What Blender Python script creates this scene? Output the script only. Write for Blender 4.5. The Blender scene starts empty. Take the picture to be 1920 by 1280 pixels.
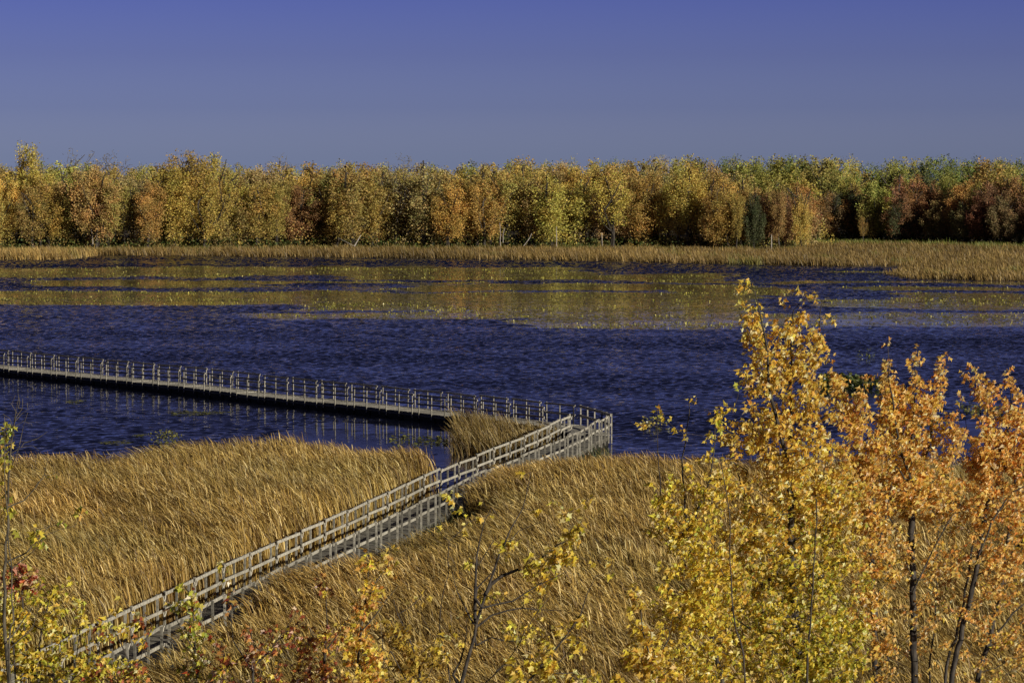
import bpy, math, random
import numpy as np
from mathutils import Vector

random.seed(11)
rng = np.random.default_rng(11)
SC = bpy.context.scene
COL = SC.collection

# ------------------------------------------------------------------ camera
F, H = 5600.0, 14.4                 # focal length in photograph pixels, eye height over the water
PITCH = math.atan(340 / F)
CP, SP = math.cos(PITCH), math.sin(PITCH)
cam = bpy.data.cameras.new('camera')
cam.sensor_width = 36.0
cam.lens = 36.0 * F / 1920
cam.clip_start, cam.clip_end = 1.0, 30000
cam_o = bpy.data.objects.new('camera', cam)
COL.objects.link(cam_o)
cam_o.location = (0, 0, H)
cam_o.rotation_euler = (math.pi / 2 - PITCH, 0, 0)
SC.camera = cam_o


def at_z(x, y, z):
    """the place at height z seen at photograph pixel x, y"""
    u, v = (x - 960) / F, (640 - y) / F
    t = (z - H) / (-SP + v * CP)
    return np.array([u * t, (CP + v * SP) * t, z])


def at_d(x, y, d):
    """the place at distance d (metres along Y) seen at photograph pixel x, y"""
    u, v = (x - 960) / F, (640 - y) / F
    t = d / (CP + v * SP)
    return np.array([u * t, d, H + t * (-SP + v * CP)])


# ------------------------------------------------------------------ light
SUN = Vector((0.74, -0.67, 0)).normalized() * math.cos(math.radians(19))
SUN.z = math.sin(math.radians(19))
sl = bpy.data.lights.new('sun', 'SUN')
sl.energy = 5.0
sl.angle = math.radians(0.5)
sl.color = (1.0, 0.92, 0.77)
so = bpy.data.objects.new('sun', sl)
COL.objects.link(so)
so.rotation_euler = (-SUN).to_track_quat('-Z', 'Y').to_euler()
so.location = SUN * 300

W = bpy.data.worlds.new("World")
SC.world = W
W.use_nodes = True
nt = W.node_tree
bg = nt.nodes['Background']
bg.inputs[1].default_value = 0.1
sky = nt.nodes.new('ShaderNodeTexSky')
sky.sky_type = 'NISHITA'
sky.sun_disc = False
sky.sun_elevation = math.radians(19)
sky.sun_rotation = math.atan2(SUN.x, SUN.y)
tc = nt.nodes.new('ShaderNodeTexCoord')
sx = nt.nodes.new('ShaderNodeSeparateXYZ')
mr = nt.nodes.new('ShaderNodeMapRange')
mr.inputs['From Min'].default_value = 0.0
mr.inputs['From Max'].default_value = 0.5
rp = nt.nodes.new('ShaderNodeValToRGB')
tints = [(0, (.55, .69, 1.58)), (1, (.335, .43, 1.20)), (2, (.245, .30, .96)), (3.2, (.185, .22, .84)), (5, (.115, .105, .31)),
         (10, (.074, .058, .124)), (20, (.063, .051, .114)), (30, (.09, .085, .19))]
el = rp.color_ramp.elements
while len(el) < len(tints):
    el.new(0.5)
for e, (deg, c) in zip(el, tints):
    e.position = math.sin(math.radians(deg)) / 0.5
for e, (deg, c) in zip(el, tints):
    e.color = (c[0] / 2, c[1] / 2, c[2] / 2, 1)
mx = nt.nodes.new('ShaderNodeVectorMath'); mx.operation = 'MULTIPLY'
m2 = nt.nodes.new('ShaderNodeVectorMath'); m2.operation = 'SCALE'; m2.inputs['Scale'].default_value = 2.0
L = nt.links.new
L(tc.outputs['Generated'], sx.inputs[0]); L(sx.outputs['Z'], mr.inputs[0]); L(mr.outputs[0], rp.inputs[0])
L(sky.outputs[0], mx.inputs[0]); L(rp.outputs[0], mx.inputs[1]); L(mx.outputs[0], m2.inputs[0]); L(m2.outputs[0], bg.inputs[0])

SC.view_settings.view_transform = 'Standard'
SC.view_settings.look = 'None'
SC.view_settings.exposure = 0.0
SC.view_settings.gamma = 1.0
SC.render.resolution_x, SC.render.resolution_y = 1024, 682
SC.cycles.max_bounces = 6
SC.cycles.transparent_max_bounces = 4


# ------------------------------------------------------------------ materials
def material(name):
    m = bpy.data.materials.new(name)
    m.use_nodes = True
    t = m.node_tree
    b = t.nodes['Principled BSDF']
    return m, t, b


def node(t, kind, **kw):
    n = t.nodes.new(kind)
    for k, v in kw.items():
        setattr(n, k, v)
    return n


def leaf_material(name, use_object=False, translucent=0.35, rough=0.45, spec=0.4):
    m, t, b = material(name)
    a = node(t, 'ShaderNodeAttribute', attribute_name='Col')
    src = a.outputs['Color']
    if use_object:
        oi = node(t, 'ShaderNodeObjectInfo')
        mm = node(t, 'ShaderNodeVectorMath', operation='MULTIPLY')
        t.links.new(src, mm.inputs[0]); t.links.new(oi.outputs['Color'], mm.inputs[1])
        src = mm.outputs[0]
    t.links.new(src, b.inputs['Base Color'])
    b.inputs['Roughness'].default_value = rough
    b.inputs['Specular IOR Level'].default_value = spec
    tr = node(t, 'ShaderNodeBsdfTranslucent')
    t.links.new(src, tr.inputs['Color'])
    ms = node(t, 'ShaderNodeMixShader')
    ms.inputs[0].default_value = translucent
    out = t.nodes['Material Output']
    t.links.new(b.outputs[0], ms.inputs[1]); t.links.new(tr.outputs[0], ms.inputs[2])
    t.links.new(ms.outputs[0], out.inputs['Surface'])
    return m


def bark_material(name, c1, c2, scale=6):
    m, t, b = material(name)
    tcn = node(t, 'ShaderNodeTexCoord')
    mp = node(t, 'ShaderNodeMapping'); mp.inputs['Scale'].default_value = (scale * 3, scale * 3, scale)
    n = node(t, 'ShaderNodeTexNoise'); n.inputs['Scale'].default_value = 1.0; n.inputs['Detail'].default_value = 5
    r = node(t, 'ShaderNodeValToRGB')
    r.color_ramp.elements[0].position = .35; r.color_ramp.elements[0].color = (*c1, 1)
    r.color_ramp.elements[1].position = .7; r.color_ramp.elements[1].color = (*c2, 1)
    t.links.new(tcn.outputs['Object'], mp.inputs[0]); t.links.new(mp.outputs[0], n.inputs['Vector'])
    t.links.new(n.outputs[0], r.inputs[0]); t.links.new(r.outputs[0], b.inputs['Base Color'])
    bp = node(t, 'ShaderNodeBump'); bp.inputs['Strength'].default_value = .5; bp.inputs['Distance'].default_value = .02
    t.links.new(n.outputs[0], bp.inputs['Height']); t.links.new(bp.outputs[0], b.inputs['Normal'])
    b.inputs['Roughness'].default_value = .85
    return m


def wood_material(name, c1, c2, c3):
    m, t, b = material(name)
    tcn = node(t, 'ShaderNodeTexCoord')
    a = node(t, 'ShaderNodeAttribute', attribute_name='Col')
    mp = node(t, 'ShaderNodeMapping'); mp.inputs['Scale'].default_value = (9, 9, 9)
    n = node(t, 'ShaderNodeTexNoise'); n.inputs['Scale'].default_value = 1.0; n.inputs['Detail'].default_value = 6
    n.inputs['Roughness'].default_value = .65
    r = node(t, 'ShaderNodeValToRGB')
    e = r.color_ramp.elements
    e[0].position = .3; e[0].color = (*c1, 1)
    e[1].position = .52; e[1].color = (*c2, 1)
    x = e.new(.75); x.color = (*c3, 1)
    mm = node(t, 'ShaderNodeVectorMath', operation='MULTIPLY')
    t.links.new(tcn.outputs['Object'], mp.inputs[0]); t.links.new(mp.outputs[0], n.inputs['Vector'])
    t.links.new(n.outputs[0], r.inputs[0]); t.links.new(r.outputs[0], mm.inputs[0]); t.links.new(a.outputs['Color'], mm.inputs[1])
    t.links.new(mm.outputs[0], b.inputs['Base Color'])
    b.inputs['Roughness'].default_value = .8
    b.inputs['Specular IOR Level'].default_value = .2
    return m


M_LEAF = leaf_material('maple_leaf', translucent=.42, rough=.42, spec=.5)
M_FAR_LEAF = leaf_material('far_leaf', use_object=True, translucent=.25, rough=.6, spec=.25)
M_REED = leaf_material('dry_reed', translucent=.22, rough=.5, spec=.35)
M_PAD = leaf_material('lily_pad', translucent=.2, rough=.35, spec=.5)
M_BARK = bark_material('maple_bark', (.018, .014, .012), (.085, .07, .055))
M_FAR_BARK = bark_material('far_bark', (.02, .016, .013), (.07, .058, .045), 2)
M_GREY_BARK = bark_material('grey_twig_bark', (.10, .085, .07), (.20, .175, .145), 2)
M_SNAG = bark_material('bare_wood', (.22, .19, .16), (.42, .38, .33), 3)
M_TWIG = bark_material('pale_twig', (.03, .025, .017), (.16, .135, .09), 6)
M_WOOD = wood_material('weathered_wood', (.13, .12, .095), (.34, .32, .265), (.54, .515, .44))
M_FLOAT = wood_material('wet_timber', (.012, .011, .01), (.03, .027, .022), (.06, .052, .042))
M_ROPE, _t, _b = material('rope'); _b.inputs['Base Color'].default_value = (.55, .51, .42, 1); _b.inputs['Roughness'].default_value = .9

# mud and soil
M_GROUND, t, b = material('marsh_soil')
g = node(t, 'ShaderNodeNewGeometry')
n = node(t, 'ShaderNodeTexNoise'); n.inputs['Scale'].default_value = .35; n.inputs['Detail'].default_value = 8
r = node(t, 'ShaderNodeValToRGB')
r.color_ramp.elements[0].position = .35; r.color_ramp.elements[0].color = (.035, .026, .014, 1)
r.color_ramp.elements[1].position = .7; r.color_ramp.elements[1].color = (.11, .085, .038, 1)
t.links.new(g.outputs['Position'], n.inputs['Vector']); t.links.new(n.outputs[0], r.inputs[0]); t.links.new(r.outputs[0], b.inputs['Base Color'])
b.inputs['Roughness'].default_value = .95

# water: rippled by the wind, smooth where the lily beds damp it
M_WATER, t, b = material('lake_water')
b.inputs['Base Color'].default_value = (.006, .007, .016, 1)
b.inputs['Roughness'].default_value = .05
b.inputs['IOR'].default_value = 1.333
g = node(t, 'ShaderNodeNewGeometry')
a = node(t, 'ShaderNodeAttribute', attribute_name='calm')


def mapped_noise(scale, detail, rough=.55, loc=(0, 0, 0)):
    mp = node(t, 'ShaderNodeMapping'); mp.inputs['Scale'].default_value = scale; mp.inputs['Location'].default_value = loc
    n = node(t, 'ShaderNodeTexNoise'); n.inputs['Scale'].default_value = 1; n.inputs['Detail'].default_value = detail
    n.inputs['Roughness'].default_value = rough
    t.links.new(g.outputs['Position'], mp.inputs[0]); t.links.new(mp.outputs[0], n.inputs['Vector'])
    return n.outputs[0]


def mth(op, x, y=None, clamp=False):
    m = node(t, 'ShaderNodeMath', operation=op, use_clamp=clamp)
    for i, v in enumerate((x, y)):
        if v is None:
            continue
        if isinstance(v, (int, float)):
            m.inputs[i].default_value = v
        else:
            t.links.new(v, m.inputs[i])
    return m.outputs[0]


calm_f = a.outputs['Fac']
amp = mth('ADD', mth('MULTIPLY', mth('SUBTRACT', 1.0, calm_f), .10), .022)


def wave_noise(scale, detail, loc):
    mp = node(t, 'ShaderNodeMapping'); mp.inputs['Scale'].default_value = scale; mp.inputs['Location'].default_value = loc
    n = node(t, 'ShaderNodeTexNoise'); n.inputs['Scale'].default_value = 1; n.inputs['Detail'].default_value = detail
    t.links.new(g.outputs['Position'], mp.inputs[0]); t.links.new(mp.outputs[0], n.inputs['Vector'])
    v = node(t, 'ShaderNodeVectorMath', operation='SUBTRACT'); v.inputs[1].default_value = (.5, .5, .5)
    t.links.new(n.outputs['Color'], v.inputs[0])
    return v.outputs[0]


# slopes of the ripples, two sizes, crests running roughly along X
wsum = node(t, 'ShaderNodeVectorMath', operation='ADD')
t.links.new(wave_noise((.75, 1.5, 1), 2, (3, 1, 0)), wsum.inputs[0]); t.links.new(wave_noise((2.6, 4.2, 1), 2, (8, 5, 0)), wsum.inputs[1])
wflat = node(t, 'ShaderNodeVectorMath', operation='MULTIPLY'); wflat.inputs[1].default_value = (.6, 1.5, 0)
t.links.new(wsum.outputs[0], wflat.inputs[0])
wamp = node(t, 'ShaderNodeVectorMath', operation='SCALE')
t.links.new(wflat.outputs[0], wamp.inputs[0]); t.links.new(amp, wamp.inputs['Scale'])
wup = node(t, 'ShaderNodeVectorMath', operation='ADD'); wup.inputs[1].default_value = (0, 0, 1)
t.links.new(wamp.outputs[0], wup.inputs[0])
wn = node(t, 'ShaderNodeVectorMath', operation='NORMALIZE')
t.links.new(wup.outputs[0], wn.inputs[0]); t.links.new(wn.outputs[0], b.inputs['Normal'])
# weed just under the surface of the still lanes
sp = node(t, 'ShaderNodeSeparateXYZ'); t.links.new(g.outputs['Position'], sp.inputs[0])
out_ = node(t, 'ShaderNodeMapRange'); out_.inputs['From Min'].default_value = 215; out_.inputs['From Max'].default_value = 245
t.links.new(sp.outputs['Y'], out_.inputs[0])
weed = mth('MULTIPLY', mth('MULTIPLY', mth('POWER', calm_f, 1.5), out_.outputs[0]), mth('ADD', mth('MULTIPLY', mapped_noise((.15, .5, 1), 4, .6, (2, 40, 0)), 1.0), .38, clamp=True), clamp=True)
wc = node(t, 'ShaderNodeMix', data_type='RGBA')
wc.inputs[6].default_value = (.006, .007, .016, 1); wc.inputs[7].default_value = (.20, .165, .07, 1)
t.links.new(weed, wc.inputs[0]); t.links.new(wc.outputs[2], b.inputs['Base Color'])


# ------------------------------------------------------------------ mesh helpers
def mesh_np(name, verts, faces, mat, col=None, smooth=False):
    """verts (N,3), faces (M,k) all of one size k, col (N,3)"""
    verts = np.asarray(verts, np.float32); faces = np.asarray(faces, np.int32)
    me = bpy.data.meshes.new(name)
    me.vertices.add(len(verts)); me.vertices.foreach_set('co', verts.ravel())
    k = faces.shape[1]
    me.loops.add(faces.size); me.loops.foreach_set('vertex_index', faces.ravel())
    me.polygons.add(len(faces)); me.polygons.foreach_set('loop_start', np.arange(0, faces.size, k, dtype=np.int32))
    me.polygons.foreach_set('use_smooth', np.full(len(faces), smooth, bool))
    if col is not None:
        c = np.ones((len(verts), 4), np.float32); c[:, :3] = col
        at = me.attributes.new('Col', 'FLOAT_COLOR', 'POINT')
        at.data.foreach_set('color', c.ravel())
    me.update(calc_edges=True)
    me.validate()
    me.materials.append(mat)
    return me


def add(name, me, parent=None, loc=None):
    o = bpy.data.objects.new(name, me)
    COL.objects.link(o)
    if parent is not None:
        o.parent = parent
    if loc is not None:
        o.location = loc
    return o


def tag(o, label=None, category=None, group=None, kind=None):
    if label: o['label'] = label
    if category: o['category'] = category
    if group: o['group'] = group
    if kind: o['kind'] = kind
    return o


def unit(a):
    return a / np.maximum(np.linalg.norm(a, axis=-1, keepdims=True), 1e-9)


class Boxes:
    """boxes gathered into one mesh; each box has its own tone"""
    def __init__(s):
        s.v, s.f, s.c, s.n = [], [], [], 0

    def box(s, c, half, ax=None, tone=1.0):
        c = np.asarray(c, float)
        ax = np.eye(3) if ax is None else ax
        sg = np.array([[-1, -1, -1], [1, -1, -1], [1, 1, -1], [-1, 1, -1], [-1, -1, 1], [1, -1, 1], [1, 1, 1], [-1, 1, 1]], float)
        s.v.append(c + (sg * half) @ ax)
        s.f.append(np.array([[0, 3, 2, 1], [4, 5, 6, 7], [0, 1, 5, 4], [1, 2, 6, 5], [2, 3, 7, 6], [3, 0, 4, 7]]) + s.n)
        s.c.append(np.full((8, 3), tone)); s.n += 8

    def bar(s, p, q, w, h, tone=1.0):
        p, q = np.asarray(p, float), np.asarray(q, float)
        d = q - p; ln = np.linalg.norm(d); d = d / ln
        side = unit(np.cross(d, [0, 0, 1]) if abs(d[2]) < .95 else np.cross(d, [0, 1, 0])); up = np.cross(side, d)
        s.box((p + q) / 2, (w / 2, ln / 2, h / 2), np.array([side, d, up]), tone)

    def mesh(s, name, mat):
        return mesh_np(name, np.concatenate(s.v), np.concatenate(s.f), mat, np.concatenate(s.c))


def tubes(p, q, r0, r1, k=5):
    """prisms from p to q, vectorised: verts, quads"""
    d = unit(q - p)
    ref = np.where(np.abs(d[:, 2:3]) < .9, np.array([[0, 0, 1.]]), np.array([[1., 0, 0]]))
    s = unit(np.cross(d, ref)); u = np.cross(s, d)
    an = np.arange(k) * 2 * math.pi / k
    ring = np.cos(an)[None, :, None] * s[:, None] + np.sin(an)[None, :, None] * u[:, None]
    v = np.concatenate([p[:, None] + ring * r0[:, None, None], q[:, None] + ring * r1[:, None, None]], 1)
    i = np.arange(k); j = (i + 1) % k
    fq = np.stack([i, j, j + k, i + k], 1)
    f = (np.arange(len(p)) * 2 * k)[:, None, None] + fq[None]
    return v.reshape(-1, 3), f.reshape(-1, 4)


def noise2(x, y, s, seed=0):
    """cheap smooth noise in -1..1"""
    r = np.random.default_rng(seed)
    out = np.zeros_like(np.asarray(x, float)); tot = 0
    for k in range(7):
        an = r.uniform(0, 2 * math.pi); fr = s * r.uniform(.5, 2.2); w = 1 / (1 + k * .15)
        out += w * np.sin(fr * (x * math.cos(an) + y * math.sin(an)) + r.uniform(0, 6.28) + 1.3 * np.sin(fr * .6 * (x * math.sin(an) - y * math.cos(an)) + k))
        tot += w
    return out / tot * 1.6


def join(parts):
    V, Fs, C, k = [], [], [], 0
    for v, f, c in parts:
        V.append(v); Fs.append(f + k); C.append(c); k += len(v)
    return np.concatenate(V), np.concatenate(Fs), np.concatenate(C)


# ------------------------------------------------------------------ shorelines and boardwalk lines
def interp(pts):
    xs, ys = np.array([p[0] for p in pts], float), np.array([p[1] for p in pts], float)
    return lambda v: np.interp(v, xs, ys)


rail_left = interp([(55, -16.8), (70, -13.95), (82.5, -11.62), (97.2, -8.73), (110.6, -5.9), (125.3, -2.85), (137.6, .17), (146.5, 2.05), (151.4, 2.95)])
DECK_W = 2.08
rail_right = lambda y: rail_left(y) + DECK_W * 1.02
shore_near_left = interp([(-60, 126), (-24, 127), (-16, 126), (-15.4, 130.5), (-12, 133.3), (-9.6, 134), (-6, 130.3), (-4.2, 130.5), (-3, 126), (-2.6, 122), (-2, 119)])
shore_near_right = interp([(-3, 129), (0, 132), (3.9, 130.2), (5.5, 128.5), (7.5, 124), (11, 126), (14.9, 128.5), (18, 126), (21, 123.5), (60, 125)])
shore_far = interp([(-400, 426), (-73.7, 429.6), (-63.6, 430.2), (-62.2, 452), (-52.9, 448.8), (-40, 444), (-28.4, 441.4), (-15, 437), (-4.6, 432), (8, 427), (18, 421), (26, 414),
                    (32, 410), (45, 404.5), (46.6, 404), (47.0, 377), (48.2, 363), (55, 357), (60.7, 354), (75, 349), (120, 344), (400, 330)])
forest_edge = interp([(-200, 470), (-82, 477), (-56, 476), (-31, 485), (-5, 482), (20, 484), (38, 477), (47, 484), (51, 521), (60, 521), (67, 514), (76, 506), (85, 498), (95, 487), (120, 460), (150, 430)])

inlet = lambda x, y: (y < 403.5) & (y > 379 + (x - 47) * 3.3 + 2.5 * noise2(x, y, .5, 95)) & (x > 44)

# ------------------------------------------------------------------ ground
xs = np.concatenate([[-9000, -4000, -1500, -600, -300, -180], np.arange(-110, 111, 1.6), [180, 300, 600, 1500, 4000, 9000]])
ys = np.concatenate([[-3000, -800, -200, -60, 0, 30], np.arange(50, 165, 2.2), np.arange(168, 340, 8), np.arange(340, 530, 2.0), [545, 580, 640, 760, 1000, 1600, 3000, 6000, 12000]])
GX, GY = np.meshgrid(xs, ys)
near_edge = np.where(GX < rail_left(GY) + 1, shore_near_left(GX), shore_near_right(GX))
dn = GY - near_edge                                   # > 0 out in the lake
df = shore_far(GX) - GY                               # > 0 out in the lake
out = np.minimum(dn, df)
gz = np.where(out > 0, -np.clip(out * .25, 0, 1.5) - .02, np.clip(-out * .01, 0, .10) + .02)
gz = np.where(inlet(GX, GY), -.4, gz)
gz = np.where(GY > 720, gz - (GY - 720) * .014, gz)
gz += .03 * noise2(GX, GY, .6, 3)
ny, nx = GX.shape
idx = np.arange(nx * ny).reshape(ny, nx)
faces = np.stack([idx[:-1, :-1], idx[:-1, 1:], idx[1:, 1:], idx[1:, :-1]], -1).reshape(-1, 4)
o = add('ground', mesh_np('ground', np.stack([GX, GY, gz], -1).reshape(-1, 3), faces, M_GROUND, smooth=True))
tag(o, kind='structure')

# ------------------------------------------------------------------ water with calm lily beds
BEDS = [  # x0, x1, y0, y1 in the photograph: lanes of still water, each a long bed on the lake
    (-200, 470, 503, 521), (330, 1085, 500, 516), (900, 1330, 512, 520), (60, 490, 526, 538), (-200, 660, 545, 571), (560, 1000, 548, 582), (640, 1290, 516, 524),
    (760, 1400, 532, 546), (820, 1420, 549, 590), (660, 1300, 584, 599), (980, 1410, 592, 617), (1180, 1375, 513, 530), (1250, 1480, 537, 554), (1100, 1400, 560, 600),
    (480, 800, 585, 597), (1540, 1745, 562, 577), (1680, 2100, 550, 580), (1560, 2100, 586, 612), (1400, 2000, 529, 533), (1600, 1920, 540, 546), (300, 900, 527, 531),
    (1490, 1640, 510, 514), (1400, 1600, 590, 612),
    (560, 850, 790, 850), (820, 900, 800, 880), (1580, 2050, 790, 870)]
PYF = lambda X, Y: 640 - F * (-H * CP + Y * SP) / (Y * CP + H * SP)
PXF = lambda X, Y: 960 + F * X / (Y * CP + H * SP)


def stillness(X, Y):
    """1 in the sheltered lily lanes, 0 where the wind ruffles the lake"""
    px, py = PXF(X, Y), PYF(X, Y)
    k = np.clip(Y / 300, .4, 1.2)
    py = py + 2.2 * noise2(X, Y * .35, .10, 81) + 1.6 * noise2(X, Y, .33, 82)
    px = px + 45 * noise2(X * .3, Y, .35, 83) + 25 * noise2(X, Y * 2, .6, 84)
    c = np.zeros_like(X)
    for x0, x1, y0, y1 in BEDS:
        cx, hx, cy, hy = (x0 + x1) / 2, (x1 - x0) / 2, (y0 + y1) / 2, (y1 - y0) / 2
        ex = np.clip((1.08 - np.abs(px - cx) / hx) / .16, 0, 1)
        ey = np.clip((1.10 - np.abs(py - cy) / hy) / .22, 0, 1)
        c = np.maximum(c, ex * ey)
    return c * c * (3 - 2 * c)


WAVES = []
wr = np.random.default_rng(5)
for k in range(70):
    lam = .42 * (1.35 / .42) ** wr.random()
    th = wr.normal(math.radians(112), math.radians(46))
    WAVES.append((2 * math.pi / lam * math.cos(th), 2 * math.pi / lam * math.sin(th), .0044 * lam ** .8, wr.uniform(0, 6.28)))


def ripples(X, Y):
    z = np.zeros_like(X)
    for kx, ky, am, ph in WAVES:
        z += am * np.sin(kx * X + ky * Y + ph)
    gust = .92 + .34 * noise2(X * .35, Y, .11, 91) + .16 * noise2(X * .4, Y, .5, 92)
    return z * np.clip(gust, .25, 1.4) * np.interp(Y, [250, 330, 430], [1, 1.5, 2.2])


def sheet(x0, x1, nx, ya, yb, dy):
    ysv = np.arange(ya, yb + dy * .5, dy)
    X, Y = np.meshgrid(np.linspace(x0, x1, nx), ysv)
    c = stillness(X, Y)
    sheltered = np.clip((Y - 118) / 22, .35, 1) if yb < 300 else 1.0
    Z = ripples(X, Y) * (1 - .95 * c) * sheltered
    Z[0] = 0; Z[-1] = 0; Z[:, 0] = 0; Z[:, -1] = 0
    idx = np.arange(X.size).reshape(X.shape)
    f = np.stack([idx[:-1, :-1], idx[:-1, 1:], idx[1:, 1:], idx[1:, :-1]], -1).reshape(-1, 4)
    return np.stack([X, Y, Z], -1).reshape(-1, 3), f, np.repeat(c.reshape(-1, 1), 3, 1)


def flat(x0, x1, ya, yb):
    return np.array([[x0, ya, 0], [x1, ya, 0], [x1, yb, 0], [x0, yb, 0.]]), np.array([[0, 1, 2, 3]]), np.zeros((4, 3))


wv, wf, wcol = join([sheet(-52, 52, 620, 112, 252, .18), sheet(-92, 92, 660, 252, 462, .36), flat(-92, 92, 60, 112), flat(-700, -52, 112, 252), flat(52, 700, 112, 252),
                     flat(-700, -92, 252, 520), flat(92, 700, 252, 520), flat(-92, 92, 462, 520)])
wm = mesh_np('lake_water', wv, wf, M_WATER, smooth=True)
at = wm.attributes.new('calm', 'FLOAT', 'POINT'); at.data.foreach_set('value', np.ascontiguousarray(wcol[:, 0], np.float32))
tag(add('lake_water', wm), kind='structure')


# ------------------------------------------------------------------ reeds
def pick(pal, n):
    pal = np.array(pal, float)
    return pal[rng.integers(0, len(pal), n)]


REED_PAL = [(.50, .345, .095), (.41, .265, .065), (.62, .445, .14), (.25, .15, .038), (.48, .315, .08), (.13, .075, .022), (.80, .63, .27), (.35, .25, .07), (.17, .105, .03)]
MARSH_PAL = [(.27, .175, .055), (.33, .215, .065), (.19, .12, .038), (.25, .18, .055), (.40, .28, .09), (.16, .11, .04)]


def blades(x, y, z0, h, width, bend, pal, segs=3, az_mean=math.pi, az_sd=.5, tone=None, nod=None):
    n = len(x)
    az = az_mean + rng.normal(0, az_sd, n)
    lean = np.stack([np.cos(az), np.sin(az) * .8, np.zeros(n)], 1)
    yaw = rng.uniform(0, math.pi, n)
    side = np.stack([np.cos(yaw), np.sin(yaw), np.zeros(n)], 1)
    ts = np.linspace(0, 1, segs + 1) if nod is None else np.array([0, .55, .78, .9, 1.0])
    segs = len(ts) - 1
    v = np.zeros((n, segs + 1, 2, 3))
    base = np.stack([x, y, z0], 1)
    for i, tv in enumerate(ts):
        if nod is None:
            c = base + lean * (h * bend * (.25 * tv + .75 * tv ** 2))[:, None]
            c[:, 2] += h * (tv - .28 * np.clip(bend, 0, 1.2) * tv ** 2.5)
        else:
            c = base + lean * (h * bend * (.16 * tv + nod * tv ** 5))[:, None]
            c[:, 2] += h * (tv - .10 * np.clip(bend, 0, 1.4) * tv ** 7)
        w = width * ((1 - .75 * tv ** 2) if nod is None else (1 if tv < .95 else .35))
        v[:, i, 0] = c - side * w[:, None] / 2
        v[:, i, 1] = c + side * w[:, None] / 2
    m = (segs + 1) * 2
    q = np.array([[2 * i, 2 * i + 1, 2 * i + 3, 2 * i + 2] for i in range(segs)])
    f = (np.arange(n) * m)[:, None, None] + q[None]
    col = pick(pal, n) * rng.uniform(.6, 1.18, (n, 1))
    if tone is not None:
        col = col * tone
    return v.reshape(-1, 3), f.reshape(-1, 4), np.repeat(col, m, 0)


def gap_right(y):
    return np.interp(y, [66, 74, 76, 80, 82, 84.5, 86, 88, 90, 93.2, 94, 99, 104, 109, 114.5, 116.5, 118, 131, 134, 160],
                     [.3, .3, .9, .9, .25, .9, .9, .25, .15, .15, .9, 1.2, 1.5, 2.9, 2.9, 1.2, .15, .15, .6, .8])


def near_reeds(side, density):
    n = int(density * 60 * 66)
    x, y = rng.uniform(-30, 30, n), rng.uniform(66, 138, n)
    wob = 1.2 * noise2(x, y, .9, 21)
    if side < 0:
        ok = (x < rail_left(y) - .28 + .12 * noise2(x, y, 3, 5)) & (y < shore_near_left(x) + wob) & (x > -.185 * y - 2)
        ok &= ~((np.abs(y - 103) < 2.6) & (x > rail_left(y) - 1.0) & (rng.random(n) < .8))
    else:
        ok = (x > rail_right(y) + .30 + gap_right(y) + .12 * noise2(x, y, 3, 6)) & (y < shore_near_right(x) + wob) & (x < .185 * y + 2)
    ok &= rng.random(n) < .74 + .45 * noise2(x, y, 1.1, 9)
    rim = (shore_near_left(x) if side < 0 else shore_near_right(x)) + wob - y
    ok &= rng.random(n) < np.interp(rim, [0, 1.8], [.22, 1])
    if side < 0:
        ok &= rng.random(n) < np.interp(x + 2.9 + .12 * (126 - y), [-1.2, .3], [1, .35]) + (y < 121)
    x, y = x[ok], y[ok]
    n = len(x)
    nz = noise2(x, y, .35, 31)
    edge = np.where(side < 0, shore_near_left(x) - y, shore_near_right(x) - y)
    h = (2.02 + .20 * nz + .14 * noise2(x, y, 1.6, 8)) * (1.12 - .5 * rng.random(n) ** 2.2)
    h *= np.interp(edge, [-1, 1, 4], [.92, 1, 1])
    if side > 0:
        h *= np.where(gap_right(y) < .5, np.interp(x - rail_right(y), [0, 3], [.70, .95]), np.interp(x - rail_right(y), [0, 2.5, 5], [.55, .72, .95]))
        h *= np.where(y > 126, .8, 1)
    bend = np.clip(.62 + .25 * noise2(x, y, .5, 17) + rng.normal(0, .32, n), .1, 1.7)
    tone = 1.06 * (1 + .22 * noise2(x, y, .45, 41) + .20 * noise2(x, y, 1.9, 43))[:, None] * (np.array([[1, 1, 1]]) + .10 * noise2(x, y, .3, 44)[:, None] * np.array([[.3, -.3, -.8]]))
    return blades(x, y, np.full(n, .0), h, rng.uniform(.012, .034, n), bend, REED_PAL, 3, math.pi + .15, .62, tone, .40)


mv, mf, mc = near_reeds(-1, 150)
tag(add('reed_bed', mesh_np('reed_bed', mv, mf, M_REED, mc)), 'dense bed of dry golden reeds on the left side of the boardwalk', 'reeds', 'reed beds', 'stuff')
mv, mf, mc = near_reeds(1, 150)
tag(add('reed_bed', mesh_np('reed_bed', mv, mf, M_REED, mc)), 'bed of dry golden reeds between the boardwalk and the maples on the right', 'reeds', 'reed beds', 'stuff')

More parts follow.
